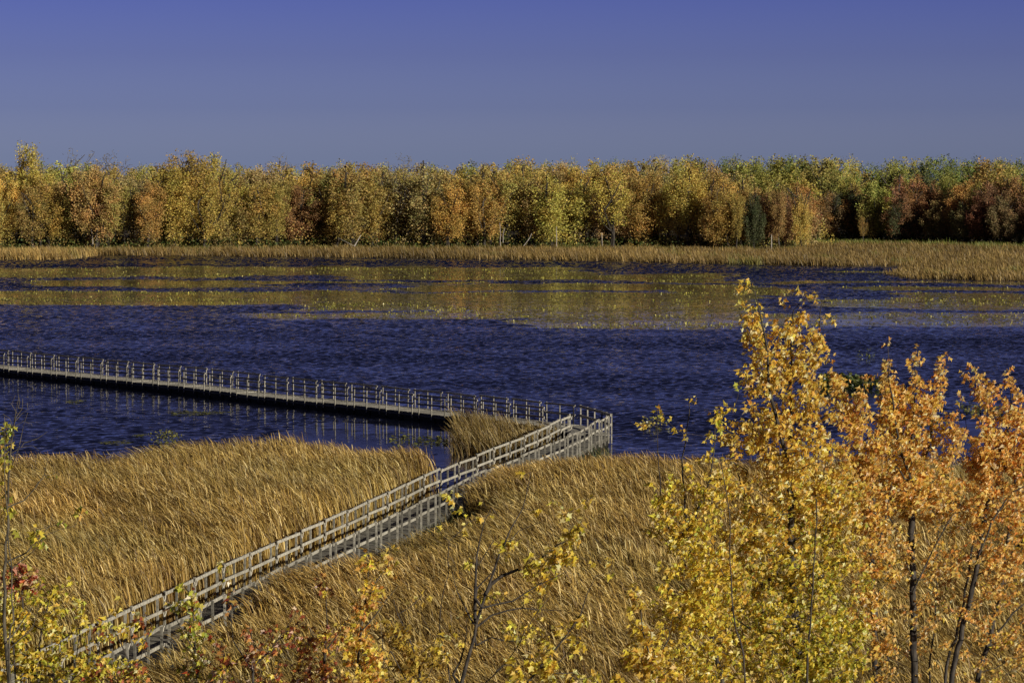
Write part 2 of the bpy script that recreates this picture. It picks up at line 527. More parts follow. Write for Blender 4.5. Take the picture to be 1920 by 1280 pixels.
# wedge of reeds standing in the corner between the two arms
n = 9000
x, y = rng.uniform(-3.2, 3.2, n), rng.uniform(143, 163, n)
near_x = np.interp(y, [150, 155.4, 163.4], [9, 1.95, -3.88])
ok = (rng.random(n) < np.interp(np.minimum(x + 2.9, (y - 144.2) * .6), [0, 1.1], [.3, 1])) & (x < rail_left(y) - .35) & (x < near_x - .5) & (x > -2.9 + .25 * noise2(x, y, 1.2, 2)) & (y > 144.2 + .3 * noise2(x, y, 1.5, 3))
x, y = x[ok], y[ok]; n = len(x)
hh = np.interp(x, [-3, -1, 2], [1.35, 1.25, .9]) * rng.uniform(.4, 1.15, n)
tone = 1 + .2 * noise2(x, y, 1.2, 4)[:, None]
pv = blades(x, y, np.full(n, -.05), hh, rng.uniform(.025, .05, n), np.clip(rng.normal(.4, .18, n), 0, 1), [tuple(np.array(c) * .55) for c in REED_PAL], 3, math.pi, .5, tone)
tag(add('reed_bed', mesh_np('reed_bed', *pv[:2], M_REED, pv[2])), 'small wedge of brown reeds in the water inside the boardwalk corner', 'reeds', 'reed beds', 'stuff')

# green weeds in the open patch beside the deck, thin grass along the deck and by the corner
n = 9000
y = rng.uniform(76, 150, n); x = rail_right(y) + rng.uniform(.1, 3.0, n)
ok = (x - rail_right(y) < gap_right(y) + .4) & ((y < 118) | (rng.random(n) < .5)) & (y < 146)
ok &= ~((y > 106) & (y < 118) & (rng.random(n) < .55))
x, y = x[ok], y[ok]; n = len(x)
gv = blades(x, y, np.full(n, 0.), np.where((y > 106) & (y < 118), 1, .7) * rng.uniform(.3, 1.0, n), rng.uniform(.02, .04, n), rng.uniform(.1, .9, n),
            [(.06, .09, .02), (.09, .11, .03), (.16, .13, .04), (.30, .21, .08), (.05, .07, .02)], 3, math.pi, 1.2)
tag(add('sedge_tufts', mesh_np('sedge_tufts', *gv[:2], M_REED, gv[2])), 'low green and brown sedge in the gap along the boardwalk edge', 'sedge', None, 'stuff')

# far marsh
n = 560000
x = rng.uniform(-98, 112, n); y = rng.uniform(335, 526, n)
sh = shore_far(x)
fe = forest_edge(x)
ok = (y > sh + .8 * noise2(x, y, .5, 12)) & (y < fe + 8) & (np.abs(x) < .19 * y + 6)
spit = (x > 46) & (y < 402)
ok &= ~inlet(x, y)
ok &= (rng.random(n) < np.where((y < sh + 12), .95, .55) + .4 * noise2(x, y, .8, 14))
x, y, sh, fe, spit = x[ok], y[ok], sh[ok], fe[ok], spit[ok]
n = len(x)
tuft = noise2(x, y, .8, 14)
hh = (.85 + .35 * tuft) * rng.uniform(.5, 1.2, n)
hh = np.where(y < sh + 7, hh * (1.25 + .35 * noise2(x, y, .35, 19)), hh)
left_bed = (x < -62) & (y < 452)
hh = np.where(left_bed, hh * 1.35, hh)
hh = np.where(spit, hh * np.interp(x - 47, [0, 5], [.45, 1]), hh)
hh = np.where(y > fe - 8, hh * .75, hh)
tone = (1 + .20 * noise2(x, y, .06, 20) + .22 * noise2(x, y, .25, 15) + .12 * tuft)[:, None] * np.ones((1, 3))
gr = np.clip((y - (fe - np.where(x > 50, 22, 7))) / 6 + .6 * noise2(x, y, .3, 16), 0, 1)[:, None]
gr = np.clip(gr + .55 * (noise2(x, y, .25, 18) > .75)[:, None], 0, 1)
fv, ff, fc = blades(x, y, np.full(n, .05), hh, rng.uniform(.05, .11, n), np.clip(rng.normal(.35, .25, n), 0, 1), MARSH_PAL, 2, math.pi, .8)
green = pick([(.17, .20, .035), (.13, .17, .03), (.22, .21, .05)], n)
warm = fc.reshape(n, -1, 3)[:, 0] * np.where(left_bed, 1.6, 1.0)[:, None]
cc = (warm * (1 - gr) + green * gr) * tone
fc = np.repeat(cc, len(fv) // n, 0)
m = np.repeat(spit, len(fv) // n); mfc = spit.repeat(2)


def subset(keep):
    per = len(fv) // n
    vk = np.repeat(keep, per)
    k = int(keep.sum())
    q = np.array([[2 * i, 2 * i + 1, 2 * i + 3, 2 * i + 2] for i in range(per // 2 - 1)])
    f = ((np.arange(k) * per)[:, None, None] + q[None]).reshape(-1, 4)
    return fv[vk], f, fc[vk]


for keep, lab in ((spit, 'tongue of brown marsh grass reaching into the lake below the shaded wood'),
                  (left_bed, 'pale golden reed bank jutting into the lake at the left edge'),
                  (~spit & ~left_bed, 'long strip of brown marsh grass between the far water and the wood')):
    v_, f_, c_ = subset(keep)
    tag(add('marsh_grass', mesh_np('marsh_grass', v_, f_, M_REED, c_)), lab, 'marsh grass', 'far marsh', 'stuff')


# ------------------------------------------------------------------ plants: skeleton + leaves
class Plant:
    def __init__(s):
        s.P = np.zeros((60000, 3)); s.par = np.full(60000, -1); s.n = 0
        s.trunk = []                                   # per node: radius floor
        s.tips = []                                    # (node indices of last twig)

    def node(s, p, par, floor=0.0):
        s.P[s.n] = p; s.par[s.n] = par; s.trunk.append(floor); s.n += 1
        return s.n - 1

    def limb(s, pts, r0=0., r1=0., step=.22, par=None, jit=.012):
        pts = [np.asarray(p, float) for p in pts]
        if par is None and s.n:
            par = int(np.argmin(np.linalg.norm(s.P[:s.n] - pts[0], axis=1)))
        total = sum(np.linalg.norm(b - a) for a, b in zip(pts, pts[1:]))
        run = 0.
        cur = s.node(pts[0], -1 if par is None else par, r0)
        ids = [cur]
        # Catmull-Rom through the points
        ext = [2 * pts[0] - pts[1]] + pts + [2 * pts[-1] - pts[-2]]
        for a, p, q, b in zip(ext, ext[1:], ext[2:], ext[3:]):
            ln = np.linalg.norm(q - p); k = max(1, int(ln / step))
            for i in range(1, k + 1):
                tv = i / k
                c = .5 * (2 * p + (q - a) * tv + (2 * a - 5 * p + 4 * q - b) * tv ** 2 + (3 * p - a - 3 * q + b) * tv ** 3)
                run += ln / k
                fl = r0 + (r1 - r0) * min(1, run / total)
                cur = s.node(c + rng.normal(0, jit, 3), cur, fl)
                ids.append(cur)
        return ids

    def grow(s, targets, step=.16, up=.9, curve=.35, jit=.012, minz=None):
        targets = np.asarray(targets, float)
        d0 = np.array([np.min(np.linalg.norm(s.P[:s.n] - p, axis=1)) for p in targets])
        for i in np.argsort(d0):
            p = targets[i]
            d = p - s.P[:s.n]
            ln = np.linalg.norm(d, axis=1)
            cost = ln + up * np.clip(.35 * ln - d[:, 2], 0, None)
            k = int(np.argmin(cost))
            a = s.P[k]
            dist = ln[k]
            m = max(2, int(dist / step))
            ctrl = (a + p) / 2 + np.array([0, 0, -curve * .3 * dist]) * .6 + rng.normal(0, .06 * dist, 3)
            ids = []
            cur = k
            for j in range(1, m + 1):
                tv = j / m
                c = (1 - tv) ** 2 * a + 2 * tv * (1 - tv) * ctrl + tv ** 2 * p
                cur = s.node(c + rng.normal(0, jit, 3), cur, 0.)
                ids.append(cur)
            s.tips.append(ids)

    def wood(s, twig=.004, power=.5, k=5, cap=None):
        n = s.n
        par = s.par[:n]
        cnt = np.zeros(n)
        has = np.zeros(n, bool); has[par[par >= 0]] = True
        cnt[~has] = 1
        for i in range(n - 1, -1, -1):
            if par[i] >= 0: cnt[par[i]] += cnt[i]
        r = twig * np.maximum(cnt, 1) ** power
        r = np.maximum(r, np.array(s.trunk)) if cap is None else np.maximum(np.minimum(r, cap), np.array(s.trunk))
        s.r = r
        e = np.where(par >= 0)[0]
        rp = np.minimum(r[par[e]], r[e] * 1.6)
        v, f = tubes(s.P[par[e]], s.P[e], rp, r[e], k)
        return v, f


HALF = np.array([(0, 0), (.36, .02), (.24, .22), (.58, .50), (.24, .58), (0, 1.0)])


def maple_leaves(pos, axis, nrm, size, col):
    """lobed leaves folded along the midrib: 10 points, two faces each"""
    n = len(pos)
    axis = unit(axis)
    nrm = unit(nrm - (nrm * axis).sum(1, keepdims=True) * axis)
    side = np.cross(axis, nrm)
    pts = [(0, 0), (0, 1.0)] + [(x, y) for x, y in HALF[1:5]] + [(-x, y) for x, y in HALF[1:5]]
    fold = rng.uniform(.1, 1.3, n); curl = rng.uniform(-.2, .7, n)
    v = np.zeros((n, 10, 3))
    wid = rng.uniform(.55, 1.0, n)
    for i, (a, b) in enumerate(pts):
        up = fold * abs(a) - curl * b * b
        v[:, i] = pos + (side * (a * wid)[:, None] + axis * b + nrm * up[:, None]) * size[:, None]
    q = np.array([[0, 2, 3, 4, 5, 1], [0, 1, 9, 8, 7, 6]])
    f = (np.arange(n) * 10)[:, None, None] + q[None]
    return v.reshape(-1, 3), f.reshape(-1, 6), np.repeat(col, 10, 0)


def clad(pl, per_tip, size, palette, spread=.10, last=.55, droop=.8, wind=(-.5, .1, 0)):
    """leaves on the twigs; palette(pos) -> colours"""
    pos = []
    for ids in pl.tips:
        P = pl.P[ids]
        k = rng.poisson(per_tip)
        if k == 0: continue
        seg = np.linalg.norm(np.diff(P, axis=0), axis=1).sum() if len(P) > 1 else .1
        lo = max(0., 1 - last / max(seg, .05))
        tv = rng.uniform(lo, 1.02, k) * (len(P) - 1)
        i = np.clip(tv.astype(int), 0, len(P) - 1); j = np.clip(i + 1, 0, len(P) - 1)
        w = (tv - i)[:, None]
        pos.append(P[i] * (1 - w) + P[j] * w)
    pos = np.concatenate(pos)
    n = len(pos)
    off = unit(rng.normal(0, 1, (n, 3))) * (rng.uniform(.2, 1, n) * spread)[:, None]
    pos = pos + off
    axis = unit(off) * .7 + np.array([0, 0, -droop]) + np.array(wind) + rng.normal(0, .45, (n, 3))
    nrm = rng.normal(0, .62, (n, 3)) + np.array([.75, -.62, .55])
    sz = size * rng.uniform(.6, 1.2, n)
    return maple_leaves(pos, axis, nrm, sz, palette(pos))


def maple(name, label, group, limbs, blobs, d0, n_clusters, per_tip, leaf, palette, tips=(), depth=.9, twig=.0035, base_r=.06, max_depth=1.7, spread=.10, last=.55,
          category='tree', bark=None, bare=(), droop=.8, up=.9, power=.5):
    """limbs: [(pixel points, depth offset, r0, r1)], first one is the trunk; blobs: (x, y, rx, ry, weight)"""
    pl = Plant()
    tr = [at_d(x, y, d0 + limbs[0][1]) for x, y in limbs[0][0]]
    foot = tr[0].copy()
    drop = unit((tr[0] - tr[1])[None])[0]
    k = (tr[0][2] - .3) / max(.4, -drop[2])
    foot = tr[0] + np.array([drop[0] * .35, drop[1] * .35, drop[2]]) * k
    foot[2] = .15
    pl.limb([foot, (foot + tr[0]) / 2 + rng.normal(0, .05, 3)] + tr, base_r * 1.35, limbs[0][3])
    for pts, dz, r0, r1 in limbs[1:]:
        q = [at_d(x, y, d0 + dz) for x, y in pts]
        if pts[0][1] >= 1275:                      # a stem of its own, going on below the frame
            dr = unit((q[0] - q[1])[None])[0]
            kk = (q[0][2] - .2) / max(.5, -dr[2])
            fb = q[0] + np.array([dr[0] * .3, dr[1] * .3, dr[2]]) * kk
            fb = (fb * .4 + foot * .6) if abs(fb[0] - foot[0]) < 1.2 else fb
            fb[2] = .15
            q = [fb] + q
        pl.limb(q, r0, r1, jit=.01)
    w = np.array([b[2] * b[3] * (b[4] if len(b) > 4 else 1) for b in blobs], float)
    which = rng.choice(len(blobs), n_clusters, p=w / w.sum())
    T = []
    for i in which:
        cx, cy, rx, ry = blobs[i][:4]
        u = unit(rng.normal(0, 1, (1, 3)))[0] * rng.random() ** (1 / 2.4)
        dr = min(max_depth, max(.35, depth * rx * d0 / F))
        T.append(at_d(cx + u[0] * rx, cy + u[2] * ry, d0 + u[1] * dr))
    for x, y in tips:
        T.append(at_d(x, y, d0 + rng.uniform(-.4, .4)))
    pl.grow(T, up=up)
    nt_ = len(pl.tips)
    for pts in bare:
        pl.limb([at_d(x, y, d0) for x, y in pts], .006, .002, step=.12, jit=.008)
    wv, wf = pl.wood(twig, power)
    lv, lf, lc = clad(pl, per_tip, leaf, palette, spread, last, droop)
    root = bpy.data.objects.new(name, None)
    COL.objects.link(root)
    root.location = foot
    tag(root, label, category, group)
    off = np.array(foot)
    add('trunk', mesh_np('trunk', wv - off, wf, bark or M_BARK, smooth=True), root)
    add('crown', mesh_np('crown', lv - off, lf, M_LEAF, lc), root)
    return root


def pal_mix(cols, weights=None, jitter=.22, grad=None):
    cols = np.array(cols, float)
    wts = np.ones(len(cols)) if weights is None else np.array(weights, float)

    def f(pos):
        n = len(pos)
        w = wts / wts.sum()
        c = cols[rng.choice(len(cols), n, p=w)]
        # leaves of one spray share a shade
        sp = noise2(pos[:, 0] + pos[:, 1], pos[:, 2], 2.2, 51)[:, None]
        c = c * (1 + .12 * sp) * rng.uniform(1 - jitter, 1 + jitter, (n, 1)) * (1 + rng.normal(0, .05, (n, 3)))
        if grad is not None:
            c = grad(pos, c)
        return np.clip(c, .005, .95)
    return f


GOLD = [(.84, .60, .11), (.90, .69, .20), (.80, .51, .09), (.94, .82, .46), (.72, .43, .08), (.88, .66, .11)]  # palest tone here and in YELL, ORNG paints creamy sun highlights on leaves
YELL = [(.84, .66, .08), (.90, .73, .12), (.74, .58, .07), (.94, .84, .40), (.76, .52, .07), (.56, .51, .07)]
LIME = [(.52, .52, .07), (.62, .58, .08), (.44, .46, .07), (.72, .64, .14), (.28, .32, .05)]
ORNG = [(.84, .52, .14), (.82, .46, .11), (.88, .62, .22), (.74, .34, .08), (.93, .79, .48), (.82, .57, .14)]
REDD = [(.40, .10, .05), (.52, .18, .06), (.28, .07, .035), (.66, .32, .10), (.78, .56, .40), (.26, .12, .05), (.48, .34, .08)]
MAPS = 'maples standing in front of the reeds'


def gold_grad(pos, c):
    # the top has turned amber, the heart of the crown is still lemon and green
    z = pos[:, 2:3]
    k = np.clip((9.3 - z) / 2.2, 0, 1)
    n = len(pos)
    g2 = np.array(YELL + LIME[:3])[rng.integers(0, 9, n)] * rng.uniform(.8, 1.15, (n, 1))
    sel = rng.random((n, 1)) < k * np.clip(1.1 - np.abs(pos[:, 0:1] - 5.1) / 2.6, .25, 1)
    return np.where(sel, g2, c)


maple('maple_tree', 'tallest maple, golden, with a narrow amber top rising in front of the lake', MAPS,
      [([(1498, 1290), (1492, 1180), (1484, 1050), (1482, 960), (1481, 880), (1482, 760), (1484, 660), (1487, 580)], 0, .07, .012),
       ([(1480, 880), (1462, 810), (1445, 740), (1437, 660), (1428, 600), (1416, 545)], -.3, .04, .008),
       ([(1482, 885), (1500, 830), (1520, 760), (1530, 690), (1535, 620), (1538, 570)], .3, .035, .008),
       ([(1486, 1020), (1515, 960), (1540, 900), (1556, 830)], .4, .018, .006),
       ([(1490, 1180), (1440, 1080), (1405, 980), (1385, 890)], .7, .022, .008),
       ([(1512, 1290), (1518, 1200), (1524, 1100), (1528, 1010), (1530, 940)], -.9, .03, .01)],
      [(1408, 600, 22, 50, 1), (1440, 650, 45, 70, 1), (1490, 640, 42, 70, 1.1), (1532, 640, 20, 55, .9), (1470, 730, 78, 75, 1.1), (1540, 780, 35, 60), (1415, 800, 55, 60, .9),
       (1480, 830, 85, 70), (1385, 840, 40, 45, .8), (1510, 900, 120, 70), (1420, 960, 110, 80), (1560, 960, 70, 80), (1430, 1080, 130, 110, 1.1), (1560, 1080, 85, 110),
       (1450, 1220, 160, 110, 1.1), (1560, 1230, 85, 100), (1480, 1380, 170, 100, .8)],
      49, 1800, 10, .081, pal_mix(GOLD, [3, 3, 2, 2, 1, 2], grad=gold_grad),
      [(1403, 527), (1394, 530), (1388, 552), (1488, 541), (1516, 550), (1537, 553), (1462, 562), (1560, 598), (1390, 690), (1392, 596), (1500, 600), (1540, 600)])

maple('maple_tree', 'thin yellow maple with dark curving trunk, just left of the tall golden maple', MAPS,
      [([(1356, 1290), (1335, 1200), (1312, 1110), (1297, 1040), (1287, 990), (1284, 930), (1281, 860), (1288, 800), (1292, 748)], .4, .05, .006),
       ([(1288, 1000), (1310, 950), (1330, 900), (1340, 830), (1342, 770)], 0, .02, .005),
       ([(1312, 1110), (1275, 1040), (1245, 960), (1235, 880), (1233, 770)], .6, .02, .004),
       ([(1400, 1290), (1380, 1180), (1370, 1080), (1368, 960), (1350, 860)], -.6, .03, .006)],
      [(1342, 800, 28, 40, .55), (1250, 930, 34, 45, .55), (1240, 1010, 40, 60, .6), (1330, 900, 50, 60, .8), (1300, 1010, 60, 70, .9), (1290, 1130, 70, 80, 1), (1345, 1100, 60, 90, 1),
       (1300, 1240, 90, 80, 1), (1360, 1330, 90, 80, .8), (1215, 905, 20, 18, .5)],
      48, 520, 9.5, .081, pal_mix(YELL + GOLD[:2] + LIME[:1], [2, 2, 2, 1, 2, 1, 2, 2, 1]),
      [(1232, 766), (1293, 746), (1196, 792), (1341, 771), (1260, 800), (1375, 760), (1386, 700)])

maple('maple_tree', 'orange maple with three leafy spires just right of the tall golden maple', MAPS,
      [([(1714, 1290), (1714, 1180), (1711, 1090), (1710, 1000), (1712, 930), (1708, 880)], 0, .075, .02),
       ([(1708, 900), (1690, 850), (1678, 780), (1668, 710), (1664, 650)], -.3, .03, .006),
       ([(1710, 930), (1735, 860), (1752, 780), (1762, 710), (1768, 662)], .3, .03, .006),
       ([(1711, 960), (1760, 900), (1790, 830), (1800, 770)], .5, .025, .006),
       ([(1710, 880), (1712, 800), (1715, 720), (1718, 655)], 0, .02, .005),
       ([(1711, 1110), (1755, 1020), (1790, 960)], -.4, .02, .006)],
      [(1664, 715, 20, 55, 1), (1680, 770, 42, 60, 1.1), (1720, 760, 28, 55, .9), (1765, 705, 10, 38, .8), (1750, 760, 26, 50, .8), (1715, 690, 10, 30, .6), (1700, 850, 85, 75, 1.2),
       (1790, 820, 30, 55, .7), (1670, 920, 70, 60, 1), (1745, 930, 75, 65, 1), (1690, 1030, 60, 70, .36), (1760, 1050, 55, 80, .3), (1720, 1180, 80, 90, .22)],
      56, 860, 9.5, .083, pal_mix(ORNG + GOLD[:2], [3, 2, 3, .7, 1.6, 3, 1.5, 1]),
      [(1662, 642), (1719, 652), (1770, 657), (1772, 690), (1802, 738), (1727, 672), (1648, 720)])

maple('maple_tree', 'slim amber maple on a straight dark stem, filling the gap between golden and orange crowns', MAPS,
      [([(1642, 1290), (1640, 1180), (1636, 1080), (1633, 990), (1638, 920), (1642, 860)], .8, .05, .015),
       ([(1636, 930), (1615, 860), (1600, 790), (1588, 730)], .5, .022, .005),
       ([(1640, 880), (1630, 800), (1620, 740), (1617, 700)], .9, .02, .005),
       ([(1634, 1060), (1660, 980), (1672, 900)], 1.1, .02, .006)],
      [(1575, 730, 20, 35, .8), (1600, 790, 34, 50, 1), (1622, 760, 14, 50, .7), (1600, 870, 45, 60, 1.1), (1640, 850, 30, 60, .8), (1620, 950, 55, 60, 1), (1650, 1060, 40, 80, .6), (1615, 1130, 35, 80, .8), (1650, 1220, 40, 80, .4)],
      53, 430, 9.5, .082, pal_mix(ORNG + GOLD[:3], [3, 2, 3, 1, 1, 3, 2, 2, 2]),
      [(1566, 700), (1617, 702), (1553, 660), (1640, 705)])

maple('maple_tree', 'orange maple with twin leaning dark stems at the right edge of the view', MAPS,
      [([(1782, 1290), (1806, 1180), (1828, 1080), (1846, 980), (1858, 900), (1866, 840)], 0, .06, .015),
       ([(1770, 1290), (1796, 1180), (1815, 1080), (1834, 960), (1846, 860), (1840, 780), (1828, 700)], .5, .05, .006),
       ([(1860, 890), (1885, 820), (1895, 760), (1892, 700)], .2, .025, .005),
       ([(1835, 1040), (1870, 960), (1905, 920), (1960, 890)], -.4, .02, .006),
       ([(1850, 880), (1820, 830), (1808, 780)], .6, .015, .005)],
      [(1826, 695, 18, 12, .5), (1846, 735, 28, 26, .9), (1862, 790, 34, 40, 1), (1893, 705, 9, 22, .8), (1905, 770, 28, 50, 1.1), (1870, 850, 55, 50, 1.2), (1830, 880, 35, 45, .8), (1925, 850, 40, 70, 1.1),
       (1860, 940, 70, 50, .9), (1830, 1020, 50, 60, .3), (1890, 1040, 50, 80, .32), (1850, 1160, 60, 90, .22)],
      57, 620, 9.5, .083, pal_mix(ORNG, [3, 2, 3, 1, 1, 2]),
      [(1812, 680), (1808, 700), (1895, 686), (1880, 720), (1825, 760)])

maple('maple_tree', 'thinly leaved orange maple with one leaning trunk, at the right frame edge', MAPS,
      [([(1832, 1290), (1852, 1210), (1872, 1120), (1884, 1040), (1897, 960), (1908, 860), (1925, 760)], 0, .07, .02),
       ([(1880, 1060), (1920, 1010), (1980, 960)], .3, .03, .01),
       ([(1850, 1210), (1900, 1150), (1960, 1090)], -.4, .025, .008),
       ([(1745, 1290), (1752, 1180), (1757, 1080), (1760, 990), (1768, 930)], .9, .03, .008)],
      [(1930, 900, 40, 80, .9), (1900, 1010, 60, 60, .6), (1880, 1100, 60, 70, .45), (1910, 1200, 60, 70, .4), (1780, 1080, 40, 90, .35), (1960, 1000, 50, 150, .8), (1780, 960, 40, 40, .5), (1850, 1270, 80, 50, .4)],
      58, 320, 9, .086, pal_mix(ORNG + YELL[:2], [3, 2, 3, 1, 1, 2, 1, 1]))

Z6 = lambda pts: [(780 + x * .3204, 870 + y * .3204) for x, y in pts]
maple('maple_tree', 'sparse maple with forking dark limbs and few yellow leaves, before the right reed bed', MAPS,
      [(Z6([(262, 1300), (300, 1150), (340, 1000), (350, 920), (400, 770), (450, 640), (490, 520), (560, 370), (620, 260), (650, 150), (680, 40)]), 0, .075, .004),
       (Z6([(345, 900), (345, 780), (345, 640), (370, 460), (405, 330), (440, 260)]), -.3, .03, .004),
       (Z6([(405, 760), (440, 700), (500, 660), (590, 620), (700, 570), (830, 480), (960, 420)]), .4, .035, .004),
       (Z6([(385, 840), (470, 825), (560, 800), (720, 710), (880, 630)]), -.5, .018, .004),
       (Z6([(355, 950), (440, 890), (540, 845), (720, 850), (870, 860)]), .2, .02, .004),
       (Z6([(590, 620), (680, 640), (800, 600), (900, 590)]), .5, .01, .003),
       (Z6([(360, 720), (440, 630), (490, 540)]), -.2, .014, .004),
       (Z6([(500, 500), (600, 400), (740, 330)]), .2, .01, .003),
       (Z6([(205, 1300), (180, 1150), (135, 950), (160, 760), (190, 640), (192, 450)]), .3, .035, .004),
       (Z6([(335, 930), (300, 860), (240, 740), (200, 600)]), -.1, .016, .004),
       (Z6([(350, 1060), (440, 1015), (510, 1030), (640, 1040), (770, 1055)]), .2, .014, .004),
       (Z6([(215, 1230), (290, 1070), (300, 900)]), .1, .02, .004),
       (Z6([(365, 590), (420, 500), (470, 420)]), -.2, .008, .003)],
      [(1080, 1000, 30, 18, .8), (1040, 1040, 45, 25, 1), (1075, 1010, 25, 15, .8), (950, 1020, 28, 22, .8), (1010, 1070, 45, 30, .8), (940, 1180, 35, 18, .7), (930, 1120, 30, 20, .5), (905, 1125, 20, 20, .4), (880, 1190, 25, 20, .5),
       (880, 1060, 20, 18, .3), (1000, 1180, 40, 30, .5), (830, 1210, 30, 30, .5), (1060, 970, 20, 12, .3), (870, 1160, 30, 20, .4), (1020, 1110, 50, 20, .4)],
      47, 110, 5, .10, pal_mix(YELL + GOLD[:2]),
      [(983, 891), (1012, 952), (1031, 935), (920, 963), (907, 942), (876, 978), (1114, 928), (1095, 945), (857, 945), (862, 957), (843, 930), (818, 985), (1085, 975), (1052, 970), (1150, 1046), (835, 928), (840, 922)],
      twig=.0035, up=.5, power=.45, last=.4)

maple('maple_sapling', 'slender sapling leaning right with pale yellow leaves, low between sparse maple and golden maple', MAPS,
      [(Z6([(640, 1290), (720, 1190), (800, 1110), (900, 980), (960, 880), (1000, 770), (1050, 650)]), 0, .028, .004),
       (Z6([(400, 1290), (460, 1220), (520, 1160), (600, 1060), (640, 970), (700, 870), (780, 770)]), .3, .03, .004),
       (Z6([(470, 1210), (560, 1140), (680, 1135)]), .2, .012, .003),
       (Z6([(810, 1190), (880, 1110), (940, 1040)]), .1, .01, .003)],
      [(1075, 1180, 35, 25, 1), (1050, 1210, 40, 30, 1), (990, 1250, 50, 30, 1.2), (1020, 1240, 40, 30, 1), (1090, 1160, 20, 20, .8), (1105, 1130, 16, 14, .7), (1060, 1265, 70, 25, 1.1), (1000, 1290, 80, 30, 1)],
      44, 75, 7, .098, pal_mix(YELL + GOLD[:3]), [(1150, 1048), (1142, 1072), (1095, 1150)], up=.5)

maple('maple_sapling', 'low golden sapling at the bottom left of the tall golden maple', MAPS,
      [([(1225, 1300), (1218, 1240), (1205, 1180), (1195, 1110)], 0, .03, .006), ([(1218, 1250), (1250, 1200), (1262, 1150)], .2, .015, .004)],
      [(1195, 1130, 18, 25, .6), (1215, 1180, 35, 30, .8), (1190, 1240, 45, 35, 1.2), (1240, 1250, 45, 40, 1.2), (1180, 1290, 60, 25, 1)],
      46, 85, 8, .098, pal_mix(GOLD + YELL[:3]), [(1188, 1105), (1180, 1150)])

SHR = 'autumn saplings along the bottom of the view'
maple('maple_sapling', 'bare grey sapling with upright twigs at the left edge, a few lime leaves on it', SHR,
      [([(16, 1290), (12, 1200), (9, 1110), (9, 1050), (14, 960), (17, 900), (20, 850), (24, 800), (32, 775), (36, 745)], 0, .045, .004),
       ([(18, 1285), (24, 1150), (18, 1030), (12, 940), (8, 850), (10, 780)], -.3, .03, .004),
       ([(14, 1052), (45, 1035), (74, 1008), (92, 985), (100, 965)], .2, .014, .003), ([(15, 950), (45, 935), (66, 914), (82, 890), (90, 862)], -.2, .012, .003),
       ([(19, 880), (35, 840), (45, 800), (52, 770)], .1, .008, .003), ([(74, 1008), (110, 992), (140, 985)], .2, .006, .002), ([(22, 1065), (60, 1035), (85, 1005)], .3, .01, .003),
       ([(24, 1190), (50, 1150), (75, 1110)], .3, .012, .003), ([(18, 1215), (60, 1180), (74, 1130)], -.3, .012, .003)],
      [(10, 815, 12, 22, 1.2), (5, 860, 14, 20, 1.2), (8, 900, 10, 15, .6), (10, 960, 14, 30, .5), (105, 885, 8, 8, .3), (120, 970, 10, 8, .2), (60, 1000, 40, 30, .3)],
      43, 34, 4, .10, pal_mix(LIME + YELL[:3] + ORNG[:1]),
      [(12, 790), (108, 884), (158, 952), (118, 980)], bark=M_TWIG, up=.4,
      bare=[[(24, 800), (18, 785), (5, 776)], [(28, 790), (40, 778), (52, 768), (50, 755)], [(30, 782), (42, 765), (44, 748)], [(26, 800), (45, 790), (60, 795)], [(32, 775), (24, 760), (30, 742)],
            [(20, 850), (40, 838), (62, 835), (72, 845)], [(45, 830), (68, 822), (88, 808)], [(20, 860), (30, 850), (42, 852)], [(34, 765), (38, 752), (33, 738)], [(22, 830), (14, 818), (6, 812)], [(70, 905), (85, 895), (98, 900)]])

maple('maple_sapling', 'bushy yellow sapling filling the bottom left corner', SHR,
      [([(70, 1300), (72, 1240), (78, 1180), (90, 1120)], 0, .03, .008), ([(140, 1300), (142, 1240), (150, 1180)], .3, .025, .006), ([(30, 1300), (25, 1200), (30, 1110)], -.3, .02, .006)],
      [(40, 1140, 45, 40, 1), (110, 1150, 60, 50, .7), (60, 1210, 80, 60, 1), (150, 1185, 50, 30, .4), (90, 1255, 110, 40, 1.2), (200, 1250, 60, 30, .6), (215, 1180, 30, 30, .3), (10, 1180, 30, 90, 1), (120, 1330, 140, 40, .8)],
      45, 280, 8, .088, pal_mix(YELL + GOLD[:2] + LIME[:2]), [(120, 1100), (80, 1090), (133, 1085), (140, 1110), (225, 1125)])
maple('maple_sapling', 'small pink and red leaved sapling behind the bare grey sapling', SHR,
      [([(48, 1300), (46, 1200), (44, 1120), (40, 1060)], 0, .018, .005), ([(46, 1180), (64, 1110), (72, 1070)], .2, .01, .003)],
      [(30, 1075, 36, 24, 1), (58, 1090, 26, 30, .8), (15, 1100, 25, 30, .8)],
      47, 42, 7, .095, pal_mix([(.62, .30, .20), (.60, .14, .06), (.70, .46, .30), (.55, .38, .10), (.48, .42, .08)]), [(50, 1063), (72, 1066)])
maple('maple_sapling', 'spindly green and red sapling in front of the near end of the boardwalk', SHR,
      [([(250, 1300), (240, 1240), (220, 1190), (195, 1170)], 0, .02, .005), ([(250, 1280), (275, 1230), (262, 1190)], .2, .012, .004)],
      [(200, 1185, 24, 18, .8), (262, 1165, 30, 16, .6), (185, 1215, 30, 20, .7), (235, 1262, 70, 26, .9), (180, 1270, 40, 30, 1), (275, 1225, 25, 30, .5)],
      44, 46, 7, .088, pal_mix(REDD[:4] + LIME[:2] + YELL[:4] + GOLD[:2]))
